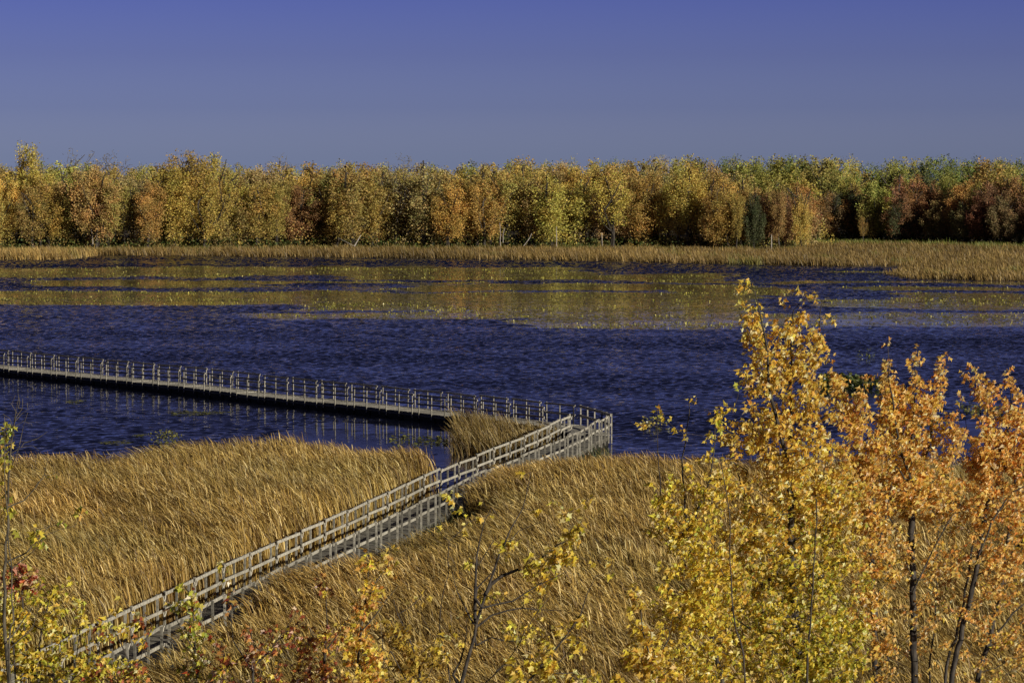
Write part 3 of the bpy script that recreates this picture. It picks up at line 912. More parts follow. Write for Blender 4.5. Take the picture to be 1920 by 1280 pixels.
maple('maple_sapling', 'pale cream topped sapling over a lime green base, crossing the lower boardwalk rails', SHR,
      [([(368, 1300), (366, 1240), (364, 1170), (356, 1110), (346, 1095)], 0, .022, .006), ([(366, 1190), (385, 1140), (398, 1115)], .2, .01, .004), ([(366, 1220), (335, 1170), (318, 1130)], -.2, .01, .004)],
      [(350, 1105, 22, 14, 1.1), (362, 1125, 26, 18, 1), (335, 1128, 20, 12, .7), (365, 1190, 22, 55, 1), (375, 1255, 45, 35, 1.1), (320, 1140, 16, 14, .5), (380, 1160, 16, 14, .5)],
      45, 70, 7, .088, pal_mix(LIME + [(.80, .68, .34), (.84, .76, .50), (.62, .14, .05), (.70, .50, .12)], [2, 2, 2, 2, 1, 3, 3, 1, 2]), [(428, 1062), (415, 1050)])
maple('maple_sapling', 'deep red sapling low in the reeds at the bottom, left of centre', SHR,
      [([(476, 1300), (474, 1240), (472, 1180)], 0, .02, .006), ([(475, 1260), (440, 1200), (430, 1130)], .2, .014, .004), ([(475, 1250), (520, 1200), (545, 1160)], -.2, .014, .004)],
      [(432, 1128, 20, 22, .7), (430, 1165, 14, 12, .4), (466, 1190, 16, 20, .9), (420, 1230, 50, 40, .8), (500, 1235, 60, 40, 1), (470, 1280, 100, 26, 1), (535, 1190, 35, 30, .9), (560, 1150, 30, 18, .5)],
      44, 85, 6, .082, pal_mix(REDD + YELL[:1], [1.6, 2, .9, 2.2, 2, 1.4, 2.2, 2.4]), [(462, 1174), (440, 1108)])
maple('maple_sapling', 'rust and red sapling with an orange spray on top, beneath the reeds at bottom centre', SHR,
      [([(608, 1300), (610, 1240), (612, 1170), (611, 1110)], 0, .02, .005), ([(610, 1230), (580, 1180), (560, 1150)], .2, .012, .004), ([(610, 1220), (640, 1180), (655, 1150)], -.1, .012, .004)],
      [(611, 1120, 10, 26, .8), (572, 1165, 34, 20, .8), (600, 1190, 50, 26, 1), (590, 1230, 60, 40, 1), (650, 1190, 22, 24, .6), (610, 1275, 80, 28, 1)],
      45, 85, 6, .085, pal_mix(REDD[:2] + REDD[3:] + ORNG[:3] + YELL[:2]), [(612, 1106), (570, 1135), (600, 1085), (608, 1090), (592, 1092)])
maple('maple_sapling', 'upright sapling with pale straight stem, orange top, golden lower leaves, left of sparse maple', SHR,
      [([(668, 1300), (672, 1240), (678, 1180), (686, 1130), (690, 1080), (688, 1045)], 0, .022, .005), ([(684, 1140), (705, 1090), (728, 1060)], .2, .01, .003), ([(680, 1180), (720, 1130), (745, 1100)], -.2, .012, .004)],
      [(686, 1055, 10, 22, .8), (725, 1058, 22, 20, .7), (750, 1072, 16, 14, .4), (700, 1110, 38, 26, 1), (680, 1150, 34, 30, .9), (660, 1190, 36, 34, .8), (690, 1220, 50, 40, .9), (680, 1270, 60, 28, 1)],
      44, 110, 6.5, .086, pal_mix(ORNG[:4] + YELL[:3] + GOLD[:2], [3, 2, 2, 2, 2, 2, 2, 2, 2]), [(684, 1040), (720, 1035), (735, 1030), (690, 1060)], bark=M_TWIG)
maple('maple_sapling', 'dull ochre sapling with dark stem, between the pale stemmed sapling and the sparse maple', SHR,
      [([(790, 1300), (782, 1240), (765, 1190), (745, 1150), (735, 1120)], 0, .024, .005), ([(785, 1260), (812, 1220), (820, 1190)], .2, .014, .004), ([(770, 1290), (720, 1240), (715, 1190)], -.2, .014, .004)],
      [(745, 1180, 38, 36, .6), (775, 1215, 45, 30, .8), (760, 1255, 60, 35, 1.2), (820, 1240, 26, 30, .7), (790, 1285, 80, 26, 1.2), (725, 1150, 20, 20, .3)],
      45, 90, 7, .088, pal_mix([(.40, .26, .05), (.48, .34, .06), (.62, .44, .07), (.70, .52, .10), (.30, .20, .05)]), [(800, 1105), (795, 1120)])

# ------------------------------------------------------------------ far wood
def far_proto(kind, seed):
    global rng
    keep = rng
    rng = np.random.default_rng(seed)
    pl = Plant()
    pl.limb([(0, 0, 0), (rng.normal(0, .15), rng.normal(0, .15), .3), (rng.normal(0, .3), rng.normal(0, .3), .62), (rng.normal(0, .5), rng.normal(0, .5), .86)] and
            [(0, 0, -.3), (rng.normal(0, .2), rng.normal(0, .2), 3.2), (rng.normal(0, .45), rng.normal(0, .45), 6.4), (rng.normal(0, .6), rng.normal(0, .6), 8.8)], .12 if kind == 'bare' else .22, .03 if kind == 'bare' else .07, step=.5, jit=.03)
    for k in range(rng.integers(4, 7)):
        z = rng.uniform(1.6, 5.5); az = rng.uniform(0, 6.28); s = rng.uniform(1.0, 2.2)
        b = pl.P[int(np.argmin(np.abs(pl.P[:pl.n, 2] - z)))]
        pl.limb([b, b + np.array([math.cos(az) * s * .5, math.sin(az) * s * .5, 1.6]), b + np.array([math.cos(az) * s, math.sin(az) * s, 3.6])], .035 if kind == 'bare' else .10, .012 if kind == 'bare' else .035, step=.5, jit=.03)
    n = {'oval': 250, 'vase': 240, 'tall': 220, 'low': 240, 'dense': 280, 'bare': 260, 'thin': 150}[kind]
    T = []
    lumps = [(rng.normal(0, 1), rng.normal(0, 1), rng.uniform(0, 1), rng.uniform(.5, .95)) for _ in range(9)]
    lo, hi, R0, np_ = {'oval': (.9, 9.8, 2.6, 10), 'vase': (1.2, 10.2, 3.0, 10), 'tall': (.8, 10.8, 1.9, 8), 'low': (.3, 8.6, 2.7, 11), 'dense': (.8, 9.4, 2.7, 10), 'bare': (3.0, 9.8, 2.4, 7), 'thin': (2.2, 9.8, 2.0, 6)}[kind]
    plumes = []
    for k in range(np_):
        a = k * 2.4 + rng.uniform(-.5, .5); f = math.sqrt((k + .3) / np_)
        top = hi - (hi - lo) * (.55 if kind in ('low', 'dense') else .38) * f ** 1.6 * rng.uniform(.5, 1.25)
        bot = lo + (hi - lo) * rng.uniform(.0, .30) * (1.4 - f)
        plumes.append((R0 * f * math.cos(a), R0 * f * math.sin(a), bot, max(top, bot + 2.5), rng.uniform(.75, 1.15) * (.62 if kind == 'tall' else .85)))
    wts_ = np.array([(p[3] - p[2]) * p[4] for p in plumes]); wts_ /= wts_.sum()
    while len(T) < n:
        cx_, cy_, b0, t0, rr0 = plumes[rng.choice(np_, p=wts_)]
        z = rng.random() ** .85
        r = rr0 * (math.sin(math.pi * min(1, .14 + .80 * z)) ** .8)
        a = rng.uniform(0, 6.28); rr = r * math.sqrt(rng.random())
        spread = .55 + .45 * z                               # boughs fan out as they rise
        T.append(np.array([cx_ * spread + rr * math.cos(a), cy_ * spread + rr * math.sin(a), b0 + (t0 - b0) * z]))
    pl.grow(T, step=.5, up=1.2 if kind == 'bare' else .7, curve=-.25 if kind == 'bare' else .1, jit=.025)
    wv, wf = pl.wood(.013 if kind == 'bare' else .018, .36 if kind == 'bare' else .42, 4)
    # leaf sprays
    per = {'bare': .7, 'thin': 24}.get(kind, 36)
    pos = []
    for ids in pl.tips:
        P = pl.P[ids]
        k = rng.poisson(per)
        if not k: continue
        i = rng.integers(max(0, len(P) - 3), len(P), k)
        pos.append(P[i] + np.clip(rng.normal(0, .27, (k, 3)), -.6, .55) * np.array([.9, .9, 1.2]))
    pos = np.concatenate(pos); m = len(pos)
    ax = unit(rng.normal(0, .8, (m, 3)) + np.array([-.2, 0, .7])); nn = unit(rng.normal(0, .8, (m, 3)) + np.array([.6, -.55, .6]))
    sd = unit(np.cross(ax, nn)); s = rng.uniform(.045, .105, m)[:, None] * (1.25 if kind == 'dense' else 1)
    v = np.stack([pos - ax * s, pos + sd * s * .8, pos + ax * s, pos - sd * s * .8 + nn * s * .3], 1).reshape(-1, 3)
    f = np.arange(m * 4).reshape(m, 4)
    sp = noise2(pos[:, 0] * 1.3 + pos[:, 1], pos[:, 2], 1.4, seed + 5)[:, None]
    c = (1 + .14 * sp) * rng.uniform(.7, 1.3, (m, 1)) * (1 + rng.normal(0, .06, (m, 3)))
    c[:, 0] *= (1 + .10 * sp[:, 0])
    rng = keep
    return (wv, wf), (v, f, np.repeat(c, 4, 0))


KINDS = ['oval', 'oval', 'oval', 'vase', 'vase', 'tall', 'tall', 'low', 'low', 'dense', 'dense', 'bare', 'bare', 'thin', 'thin']
PROTO = {}
HT = {}
RAW = {}
for i, k in enumerate(KINDS):
    w_, l_ = far_proto(k, 100 + i * 7)
    PROTO.setdefault(k, []).append((mesh_np('far_trunk', w_[0], w_[1], M_GREY_BARK if k == 'bare' else M_FAR_BARK), mesh_np('far_crown', l_[0], l_[1], M_FAR_LEAF, l_[2])))
    RAW.setdefault(k, []).append(l_)
    tops = (w_[0] if k == 'bare' else l_[0])[:, 2]
    HT.setdefault(k, []).append(float(np.percentile(tops, 99.7)))

HUES = {'golden': (.55, .39, .10), 'ochre': (.48, .335, .10), 'yellow': (.60, .47, .11), 'olive yellow': (.41, .345, .09), 'tan': (.44, .335, .15), 'rust': (.38, .225, .085), 'orange': (.47, .275, .085),
        'yellow green': (.36, .345, .085), 'green': (.19, .22, .06), 'dark green': (.10, .12, .05), 'red brown': (.31, .165, .08), 'dull brown': (.25, .18, .08), 'grey twigged': (.30, .24, .12)}
ORD = ['', 'first', 'second', 'third', 'fourth', 'fifth', 'sixth', 'seventh', 'eighth', 'ninth', 'tenth', 'eleventh', 'twelfth', 'thirteenth', 'fourteenth', 'fifteenth', 'sixteenth', 'seventeenth',
       'eighteenth', 'nineteenth', 'twentieth', 'twenty-first', 'twenty-second', 'twenty-third', 'twenty-fourth', 'twenty-fifth', 'twenty-sixth', 'twenty-seventh', 'twenty-eighth', 'twenty-ninth', 'thirtieth']
TREES = []


def far_tree(x, y, h, kind, hue, row, wid=1.0, jit=.12):
    TREES.append([x, y, h, kind, hue, row, wid, jit])


def zone_hues(x, row):
    if x < 36:
        if row <= 1: return (['golden', 'ochre', 'yellow', 'tan', 'olive yellow', 'rust', 'yellow green'], [5.5, 5.5, 4, 2.5, 3, .7, .4])
        if row <= 3: return (['golden', 'ochre', 'yellow', 'tan', 'olive yellow', 'rust', 'orange'], [4, 5, 3, 4, 3, .9, .3])
        return (['olive yellow', 'yellow green', 'ochre', 'tan', 'golden', 'green'], [3, 3, 2, 2, 2, 1.5 if x > -10 else .4])
    if row == 0: return (['dull brown', 'red brown', 'dark green', 'rust', 'olive yellow'], [3, 2.5, 1.5, 2, 1])
    if row == 1: return (['red brown', 'rust', 'dull brown', 'ochre', 'olive yellow'], [3, 3, 2, 1.5, 1.5])
    if row == 2: return (['rust', 'orange', 'ochre', 'olive yellow', 'yellow green', 'red brown'], [3, 2, 2, 2, 1.5, 1])
    if row == 3: return (['yellow green', 'olive yellow', 'green', 'rust', 'golden'], [3, 3, 2, 1.6, 1])
    return (['yellow green', 'green', 'olive yellow', 'dark green', 'golden'], [4, 3, 2.5, .7, .5])


ROWS = [(0, 4.0, 10.2), (2.6, 3.9, 11.2), (6.5, 4.2, 11.9), (13, 4.8, 12.3), (23, 5.6, 12.6)]
for row, (dy, sp, hm) in enumerate(ROWS):
    x = -92 + rng.uniform(0, 3)
    while x < 102:
        xx = x + rng.normal(0, .9)
        yy = float(forest_edge(xx)) + dy + rng.normal(0, 1.3 + row * .4)
        if abs(xx) < .172 * yy + 5:
            hs, ws = zone_hues(xx, row)
            hue = hs[rng.choice(len(hs), p=np.array(ws) / sum(ws))]
            if xx < 36:
                kind = rng.choice(['oval', 'vase', 'tall', 'low', 'thin', 'bare'], p=[.24, .26, .22, .08, .16, .04]) if row < 3 else rng.choice(['oval', 'tall', 'vase', 'bare', 'dense'], p=[.3, .25, .2, .13, .12])
                h = hm + rng.normal(0, 1.0 if row > 0 else 1.6)
                h = min(h, 13.3) if xx < 10 else h
            else:
                kind = rng.choice(['oval', 'dense', 'low', 'vase'], p=[.35, .4, .15, .1]) if row < 3 else rng.choice(['dense', 'oval', 'tall'], p=[.6, .25, .15])
                h = [7.6, 9.0, 10.6, 12.2, 13.6][row] + rng.normal(0, .7)
                if xx < 50 and row == 0: h = rng.uniform(7.0, 9.5)
            if row >= 3 and kind != 'bare': h = min(h, 14.2)
            far_tree(xx, yy, h, str(kind), hue, row, rng.uniform(1.1, 1.5), .07)
        x += sp * rng.uniform(.75, 1.25)
# trees the eye picks out
for a in ((-78.2, 480.5, 16.7, 'tall', 'yellow', 1, 1.0), (-52.0, 481, 15.4, 'oval', 'golden', 1, 1.15), (-47.5, 486, 14.9, 'oval', 'olive yellow', 2, 1.1), (-71.5, 494, 16.0, 'bare', 'grey twigged', 3, 1.3),
          (-79.5, 496, 15.2, 'bare', 'grey twigged', 3, 1.3), (-66.5, 498, 15.6, 'bare', 'grey twigged', 3, 1.2), (-38.5, 497, 15.0, 'bare', 'grey twigged', 3, 1.1), (-18.5, 499, 15.2, 'bare', 'grey twigged', 3, 1.2),
          (-82.5, 474.5, 9.6, 'low', 'golden', 0, 1.15), (-66.0, 476, 10.2, 'oval', 'red brown', 0, 1.2), (32.5, 477, 9.4, 'low', 'yellow', 0, .9), (38.5, 474.5, 8.6, 'dense', 'dark green', 0, .8),
          (42.5, 475.0, 9.8, 'tall', 'rust', 0, .9), (46.3, 477.0, 8.4, 'low', 'golden', 0, .8), (35.5, 474, 8.8, 'tall', 'yellow green', 0, .8), (59.5, 505.5, 4.6, 'thin', 'ochre', 0, .9)):
    far_tree(*a)
# unseen trees added outside the frame on the right to shade that bay
for a in ((101, 484, 11), (106, 478, 12), (111, 472, 12), (107, 489, 12.5), (116, 466, 12), (98, 493, 11), (121, 461, 12), (96, 499, 12), (126, 455, 13), (112, 482, 13), (119, 475, 13), (103, 496, 13)):
    far_tree(a[0], a[1], a[2], 'dense', 'rust', 0, 1.25)

ROWNAME = ['front row', 'second row', 'third row', 'fourth row', 'back row']
ROWNAME_R = ['shaded front row', 'second row', 'third row', 'fourth row', 'back row']
ZONES = [(-200, -62, 'behind pale reed bank'), (-62, -40, 'beyond lake\'s left end'), (-40, -18, 'left of leaning trunk'), (-18, 8, 'beyond the mid lake'),
         (8, 28, 'right of pale pole'), (28, 49.5, 'on wooded point'), (49.5, 70, 'beside wooded point'), (70, 300, 'toward right end')]
SHAPE = {'oval': 'rounded', 'vase': 'spreading', 'tall': 'narrow', 'low': 'low skirted', 'dense': 'bushy', 'bare': 'bare', 'thin': 'thin'}
buckets = {}
for tr in TREES:
    x, row = tr[0], tr[5]
    zn = next(z for a, b_, z in ZONES if a <= x < b_)
    rn = (ROWNAME_R if x > 49.5 else ROWNAME)[row]
    buckets.setdefault((tr[4], SHAPE[tr[3]], rn, zn), []).append(tr)
for (hue, shp, rn, zn), lst in buckets.items():
    lst.sort(key=lambda q: q[0])
    for i, (x, y, h, kind, hue_, row, wid, jit) in enumerate(lst):
        k = 'thin' if kind == 'bare' and False else kind
        pi = int(rng.integers(len(PROTO[k]))); pm = PROTO[k][pi]
        root = bpy.data.objects.new('bare_tree' if kind == 'bare' else 'autumn_tree', None)
        COL.objects.link(root)
        s = h / HT[k][pi]
        root.location = (x, y, .3)
        root.scale = (s * wid, s * wid, s)
        root.rotation_euler = (rng.normal(0, .03), rng.normal(0, .03), rng.uniform(0, 6.28))
        extra = '' if len(lst) == 1 else ', %s such from left' % ORD[i + 1]
        tag(root, '%s %s far tree, %s, %s%s' % (shp, hue, rn, zn, extra), 'tree', 'trees of the far wood')
        add('trunk', pm[0], root)
        cr = add('crown', pm[1], root)
        base_hue = np.array(HUES[hue])
        if x < 36 and hue not in ('grey twigged', 'red brown'):
            base_hue = base_hue * .72 + np.array((.49, .36, .10)) * .28
        c = base_hue * (1 + rng.normal(0, jit)) * (1 + rng.normal(0, .06, 3))
        cr.color = (*np.clip(c, .01, .9), 1)

# the wood goes on behind: one mass of crowns
parts = []
for row, (dy, sp, hm) in enumerate([(42, 4.6, 13.7), (56, 5, 14.0), (75, 6, 14.1), (100, 7, 14.2)]):
    x = -105.
    while x < 125:
        xx = x + rng.normal(0, 1); yy = float(np.clip(forest_edge(min(xx, 85)), 470, 505)) + dy + rng.normal(0, 3)
        kind = rng.choice(['oval', 'dense', 'dense', 'tall'])
        pi = int(rng.integers(len(RAW[kind]))); v, f, c = RAW[kind][pi]
        keep = rng.random(len(f)) < .5
        f = f[keep]
        ids = f.ravel(); v2 = v[ids]; c2 = c[ids]
        hs, ws = zone_hues(xx, 4)
        hue = np.array(HUES[hs[rng.choice(len(hs), p=np.array(ws) / sum(ws))]])
        s = min(hm + rng.normal(0, .5) - 1.3 * min(1, max(0, (20 - xx) / 30)), 14.6) / HT[kind][pi]; an = rng.uniform(0, 6.28)
        R = np.array([[math.cos(an), -math.sin(an), 0], [math.sin(an), math.cos(an), 0], [0, 0, 1]]).T
        v2 = (v2 * s * np.array([1.15, 1.15, 1])) @ R + np.array([xx, yy, .3])
        parts.append((v2, np.arange(len(v2)).reshape(-1, 4), c2 * hue * (1 + rng.normal(0, .12))))
        x += sp * rng.uniform(.8, 1.2)
mv, mf, mc = join(parts)
M_MASS = leaf_material('wood_mass', translucent=.25, rough=.6, spec=.25)
tag(add('distant_woods', mesh_np('distant_woods', mv, mf, M_MASS, mc)), 'green and gold treetops running on behind the far wood', 'woodland', None, 'stuff')

# undergrowth along the foot of the wood
n = 26000
x = rng.uniform(-95, 100, n); y = forest_edge(x) + rng.uniform(-2.5, 16, n)
hh = rng.uniform(.1, 1.5, n) * (1 + .5 * noise2(x, y, .5, 61))
p = np.stack([x, y, .3 + hh], 1)
ax = unit(rng.normal(0, 1, (n, 3))); nn = unit(rng.normal(0, 1, (n, 3)) + np.array([0, 0, .6])); sd = unit(np.cross(ax, nn)); s = rng.uniform(.1, .22, n)[:, None]
v = np.stack([p - ax * s, p + sd * s, p + ax * s, p - sd * s], 1).reshape(-1, 3)
c = pick([(.07, .10, .025), (.10, .13, .03), (.14, .13, .035), (.05, .07, .02), (.22, .16, .05)], n) * rng.uniform(.7, 1.2, (n, 1))
tag(add('undergrowth', mesh_np('undergrowth', v, np.arange(n * 4).reshape(n, 4), M_MASS, np.repeat(c, 4, 0))), 'low green undergrowth along the foot of the far wood', 'undergrowth', None, 'stuff')


n = 60000
x = rng.uniform(-95, 52, n); y = forest_edge(np.minimum(x, 46)) + rng.uniform(-1.5, 14, n)
ok = (noise2(x, y, .55, 63) > -.05)
x, y = x[ok], y[ok]; n = len(x)
hh = rng.uniform(.2, 1, n) ** 1.3 * (3.4 + 2.2 * noise2(x, y, .4, 64))
ok = noise2(x * 1.3, hh * 2 + y, 1.1, 65) > -.2
x, y, hh = x[ok], y[ok], hh[ok]; n = len(x)
p = np.stack([x, y, .3 + hh], 1)
ax = unit(rng.normal(0, 1, (n, 3))); nn = unit(rng.normal(0, 1, (n, 3)) + np.array([0, 0, .6])); sd = unit(np.cross(ax, nn)); s = rng.uniform(.07, .16, n)[:, None]
v = np.stack([p - ax * s, p + sd * s, p + ax * s, p - sd * s], 1).reshape(-1, 3)
hu = np.array([HUES[k] for k in ('golden', 'ochre', 'olive yellow', 'tan', 'yellow', 'rust')])[np.clip((noise2(x, y, .3, 66) * 2.6 + 3).astype(int), 0, 5)]
c = hu * rng.uniform(.7, 1.25, (n, 1))
tag(add('undergrowth', mesh_np('undergrowth', v, np.arange(n * 4).reshape(n, 4), M_MASS, np.repeat(c, 4, 0))), 'golden and ochre brush filling the space between the far trunks', 'undergrowth', None, 'stuff')


# dead trunks standing at the wood's edge
def snag(pts, r0, r1, label, y=None):
    pl = Plant()
    pl.limb(pts[0], r0, r1, step=.6, jit=.02)
    for q in pts[1:]:
        pl.limb(q, r1 * .9, r1 * .5, step=.5, jit=.02)
    wv, wf = pl.wood(.02, .3, 6)
    off = np.array(pts[0][0], float)
    o = add('dead_trunk', mesh_np('dead_trunk', wv - off, wf, M_SNAG, smooth=True), loc=off)
    tag(o, label, 'dead tree', 'dead trunks at the edge of the far wood')


B = lambda x, y, d: at_d(x, y, d)
snag([[B(1043, 468, 474), B(1043.5, 448, 474), B(1043.3, 425, 474)]], .10, .07, 'upright pale pole of a dead trunk before the wood, middle of the far shore')
snag([[B(664, 462, 474), B(670, 452, 474.3), B(676, 441, 474.8)], [B(664, 462, 474), B(652, 455, 474), B(640, 449, 474.4), B(634, 446, 475)]], .13, .06, 'leaning pale forked dead trunk at the wood edge, left of centre')
snag([[B(938, 466, 475), B(938, 440, 475), B(937, 418, 475)]], .09, .05, 'grey standing dead trunk a little left of the upright pale pole')
snag([[B(943, 455, 477), B(943, 440, 477), B(946, 428, 477)]], .09, .05, 'short bent dead trunk beside the grey standing one')
snag([[B(982, 461, 476), B(989, 452, 476), B(997, 438, 476.5)]], .09, .05, 'thin slanting dead trunk just left of the upright pale pole')
snag([[B(1129, 462, 477), B(1129, 448, 477), B(1128, 436, 477)]], .09, .06, 'short pale dead trunk right of the upright pale pole')
snag([[B(174, 458, 474), B(173, 440, 474.5), B(170, 425, 475)]], .10, .05, 'pale stump like dead trunk behind the left reed bank')
snag([[B(1446, 468, 471), B(1446, 455, 471), B(1447, 440, 471)]], .13, .08, 'dark bare stump at the tip of the wooded point')

# ------------------------------------------------------------------ boardwalk
def tube_mesh(name, pts, r, mat, k=5):
    pts = np.array(pts, float)
    v, f = tubes(pts[:-1], pts[1:], np.full(len(pts) - 1, r), np.full(len(pts) - 1, r), k)
    return mesh_np(name, v, f, mat, np.ones((len(v), 3)), smooth=True)


def section_meshes(length, width, board_side, posts=(.03, .42, .82), pw_=.033, reed_shade=1.0):
    """one floating section along +Y, deck top at z = 0, x = 0 on the left edge; returns {part: [meshes]}"""
    P = {}
    hw = width / 2
    b = Boxes(); y = .0; k = int(length / .15); pw = length / k
    for i in range(k):
        b.box((hw + rng.normal(0, .006), (i + .5) * pw, -.022 + rng.normal(0, .0025)), (hw + .02, pw / 2 - .006, .02), tone=rng.uniform(.65, 1.12) * reed_shade)
    for sx_ in (.06, width - .06):
        b.box((sx_, length / 2, -.125), (.03, length / 2 - .01, .08), tone=.4)
    P['deck'] = [b.mesh('deck', M_WOOD)]
    b = Boxes()
    for sx_ in (.25, width - .25):
        for yy in (length * .25, length * .75):
            b.box((sx_, yy, -.39), (.22, length * .22, .18))
    b.box((hw, length / 2, -.26), (hw - .1, length / 2 - .04, .05))
    P['float'] = [b.mesh('float', M_FLOAT)]
    P['post'] = []
    for x_, out_ in ((-.05, -1), (width + .05, 1)):
        for fr in posts:
            b = Boxes(); ln = rng.normal(0, .008)
            b.box((x_, fr * length, .36 + ln), (pw_, pw_, .68), tone=rng.uniform(.4, .85))
            P['post'].append(b.mesh('post', M_WOOD))
    P['top_rail'], P['mid_rail'] = [], []
    for x_, out_ in ((-.05, -1), (width + .05, 1)):
        s_ = board_side if board_side else -out_
        for key, z_ in (('top_rail', .985), ('mid_rail', .50)):
            b = Boxes()
            a_ = rng.normal(0, .010)
            b.bar((x_ + s_ * .056, .0, z_ - a_), (x_ + s_ * .056, length - .30, z_ + a_), .036, .098, tone=rng.uniform(.85, 1.3))
            P[key].append(b.mesh(key, M_WOOD))
    P['rope'] = []
    for x_, out_ in ((-.05, -1), (width + .05, 1)):
        s_ = board_side if board_side else -out_
        for z_ in (.97, .48):
            pts = [(x_ + s_ * .1, length - .32 + .34 * tv, z_ - .16 * math.sin(math.pi * tv) * rng.uniform(.7, 1.2)) for tv in np.linspace(0, 1, 8)]
            P['rope'].append(tube_mesh('rope', pts, .014, M_ROPE, 4))
    return P


def boardwalk_section(parts, p, q, z, label, roll=0.):
    """p, q: the left edge of the section"""
    root = bpy.data.objects.new('boardwalk_section', None)
    COL.objects.link(root)
    d = np.array(q) - np.array(p)
    root.location = (p[0], p[1], z)
    root.rotation_euler = (rng.normal(0, .007), roll, math.atan2(d[1], d[0]) - math.pi / 2)
    tag(root, label, 'boardwalk section', 'sections of the floating boardwalk')
    for nm, ms in parts.items():
        for me in ms:
            add(nm, me, root)
    return root


def resample(pts, n):
    pts = np.array(pts, float)
    s = np.concatenate([[0], np.cumsum(np.linalg.norm(np.diff(pts, axis=0), axis=1))])
    t_ = np.linspace(0, s[-1], n + 1)
    return np.stack([np.interp(t_, s, pts[:, 0]), np.interp(t_, s, pts[:, 1])], 1), s[-1] / n


# arm through the reeds: left edge runs just inside the left rail
path = [(rail_left(y) + .05, y) for y in np.linspace(70.6, 151.4, 60)]
NEAR_N = 27
pp, ln = resample(path, NEAR_N)
near_kinds = [section_meshes(ln - .02, DECK_W - .1, 0, reed_shade=.55) for _ in range(5)]  # deck planks toned down to paint in the shade of the reeds
DECK_Z = .50
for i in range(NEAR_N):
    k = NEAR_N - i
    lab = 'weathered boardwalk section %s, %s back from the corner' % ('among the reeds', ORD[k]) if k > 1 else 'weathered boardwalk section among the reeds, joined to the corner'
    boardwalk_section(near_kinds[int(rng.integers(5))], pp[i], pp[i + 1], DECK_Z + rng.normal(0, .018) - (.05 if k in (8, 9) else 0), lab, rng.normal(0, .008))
# arm across the open water: runs from the far left to the corner so that its left edge is the far one
FAR_W = 1.95
nrm_far = np.array([.758, .652])
near_edge_pts = np.array([(2.05, 155.3), (-3.88, 163.2), (-9.69, 170.0), (-15.6, 177.2), (-21.1, 184.2), (-34.2, 199.4), (-43, 210)], float)
far_edge_pts = near_edge_pts + nrm_far * FAR_W
FAR_N = 24
pf, ln = resample(far_edge_pts[::-1], FAR_N)
far_kinds = [section_meshes(ln - .02, FAR_W, 1, pw_=.026) for _ in range(4)]
for i in range(FAR_N):
    k = FAR_N - i
    lab = 'boardwalk section on the open water arm, %s out from the corner' % ORD[k] if k > 1 else 'boardwalk section on the open water arm, joined to the corner'
    boardwalk_section(far_kinds[int(rng.integers(4))], pf[i], pf[i + 1], DECK_Z - .02 + rng.normal(0, .015), lab, rng.normal(0, .006))

# corner platform joining the two arms
A = np.array([rail_left(151.4) + .05, 151.4]); Bq = A + np.array([DECK_W - .1, 0]) + np.array([.02, -.36])
Cn = np.array([4.62, 153.0]); Df = np.array([3.62, 156.65]); En = near_edge_pts[0] + np.array([.05, -.02])
corner = bpy.data.objects.new('boardwalk_corner', None)
COL.objects.link(corner)
corner.location = (A[0], A[1], DECK_Z - .005)
tag(corner, 'angled corner platform where the two boardwalk arms meet', 'boardwalk corner')
org = np.array([A[0], A[1]])
poly = [A, Bq, Cn, Df, En]
b = Boxes()
# planks clipped to the outline, laid across the arm
dirn = np.array([.17, .985]); sid = np.array([.985, -.17])
loc = np.array([[(p - org) @ sid, (p - org) @ dirn] for p in poly])
v0 = loc[:, 1].min(); v1 = loc[:, 1].max()
yy = v0 + .07
while yy < v1 - .05:
    xs_ = []
    for (a0, a1), (b0, b1) in zip(loc, np.roll(loc, -1, 0)):
        if (a1 - yy) * (b1 - yy) < 0:
            xs_.append(a0 + (b0 - a0) * (yy - a1) / (b1 - a1))
    if len(xs_) >= 2 and max(xs_) - min(xs_) > .1:
        xm, xw = (max(xs_) + min(xs_)) / 2, (max(xs_) - min(xs_)) / 2
        c2 = sid * xm + dirn * yy
        b.box((c2[0], c2[1], -.022), (xw, .066, .02), np.array([[sid[0], sid[1], 0], [dirn[0], dirn[1], 0], [0, 0, 1]]), rng.uniform(.75, 1.1))
    yy += .145
add('deck', b.mesh('deck', M_WOOD), corner)
b = Boxes()
ctr = np.mean(poly, 0) - org
b.box((ctr[0], ctr[1], -.30), (.9, 1.3, .22))
add('float', b.mesh('float', M_FLOAT), corner)


def corner_rail(p, q, n_posts, first=True):
    p3, q3 = np.array([*(p - org), 0]), np.array([*(q - org), 0])
    for i in range(n_posts):
        tv = i / (n_posts - 1)
        if i == 0 and not first: continue
        b = Boxes(); c = p3 + (q3 - p3) * tv
        b.box((c[0], c[1], .30), (.033, .033, .76), tone=rng.uniform(.75, 1.05))
        add('post', b.mesh('post', M_WOOD), corner)
    dd = unit((q3 - p3)[None])[0]; out_ = np.array([dd[1], -dd[0], 0]) * -.066
    for nm, z_ in (('top_rail', .985), ('mid_rail', .50)):
        b = Boxes(); b.bar(p3 + out_ + [0, 0, z_] - dd * .05, q3 + out_ + [0, 0, z_] + dd * .05, .038, .135)
        add(nm, b.mesh(nm, M_WOOD), corner)


corner_rail(Bq + np.array([.06, .10]), Cn, 3)
corner_rail(Cn, Df, 4)
b = Boxes()
for p in (A + np.array([-.05, .02]),):
    b.box((p[0] - org[0], p[1] - org[1], .34), (.036, .036, .70))
add('post', b.mesh('post', M_WOOD), corner)

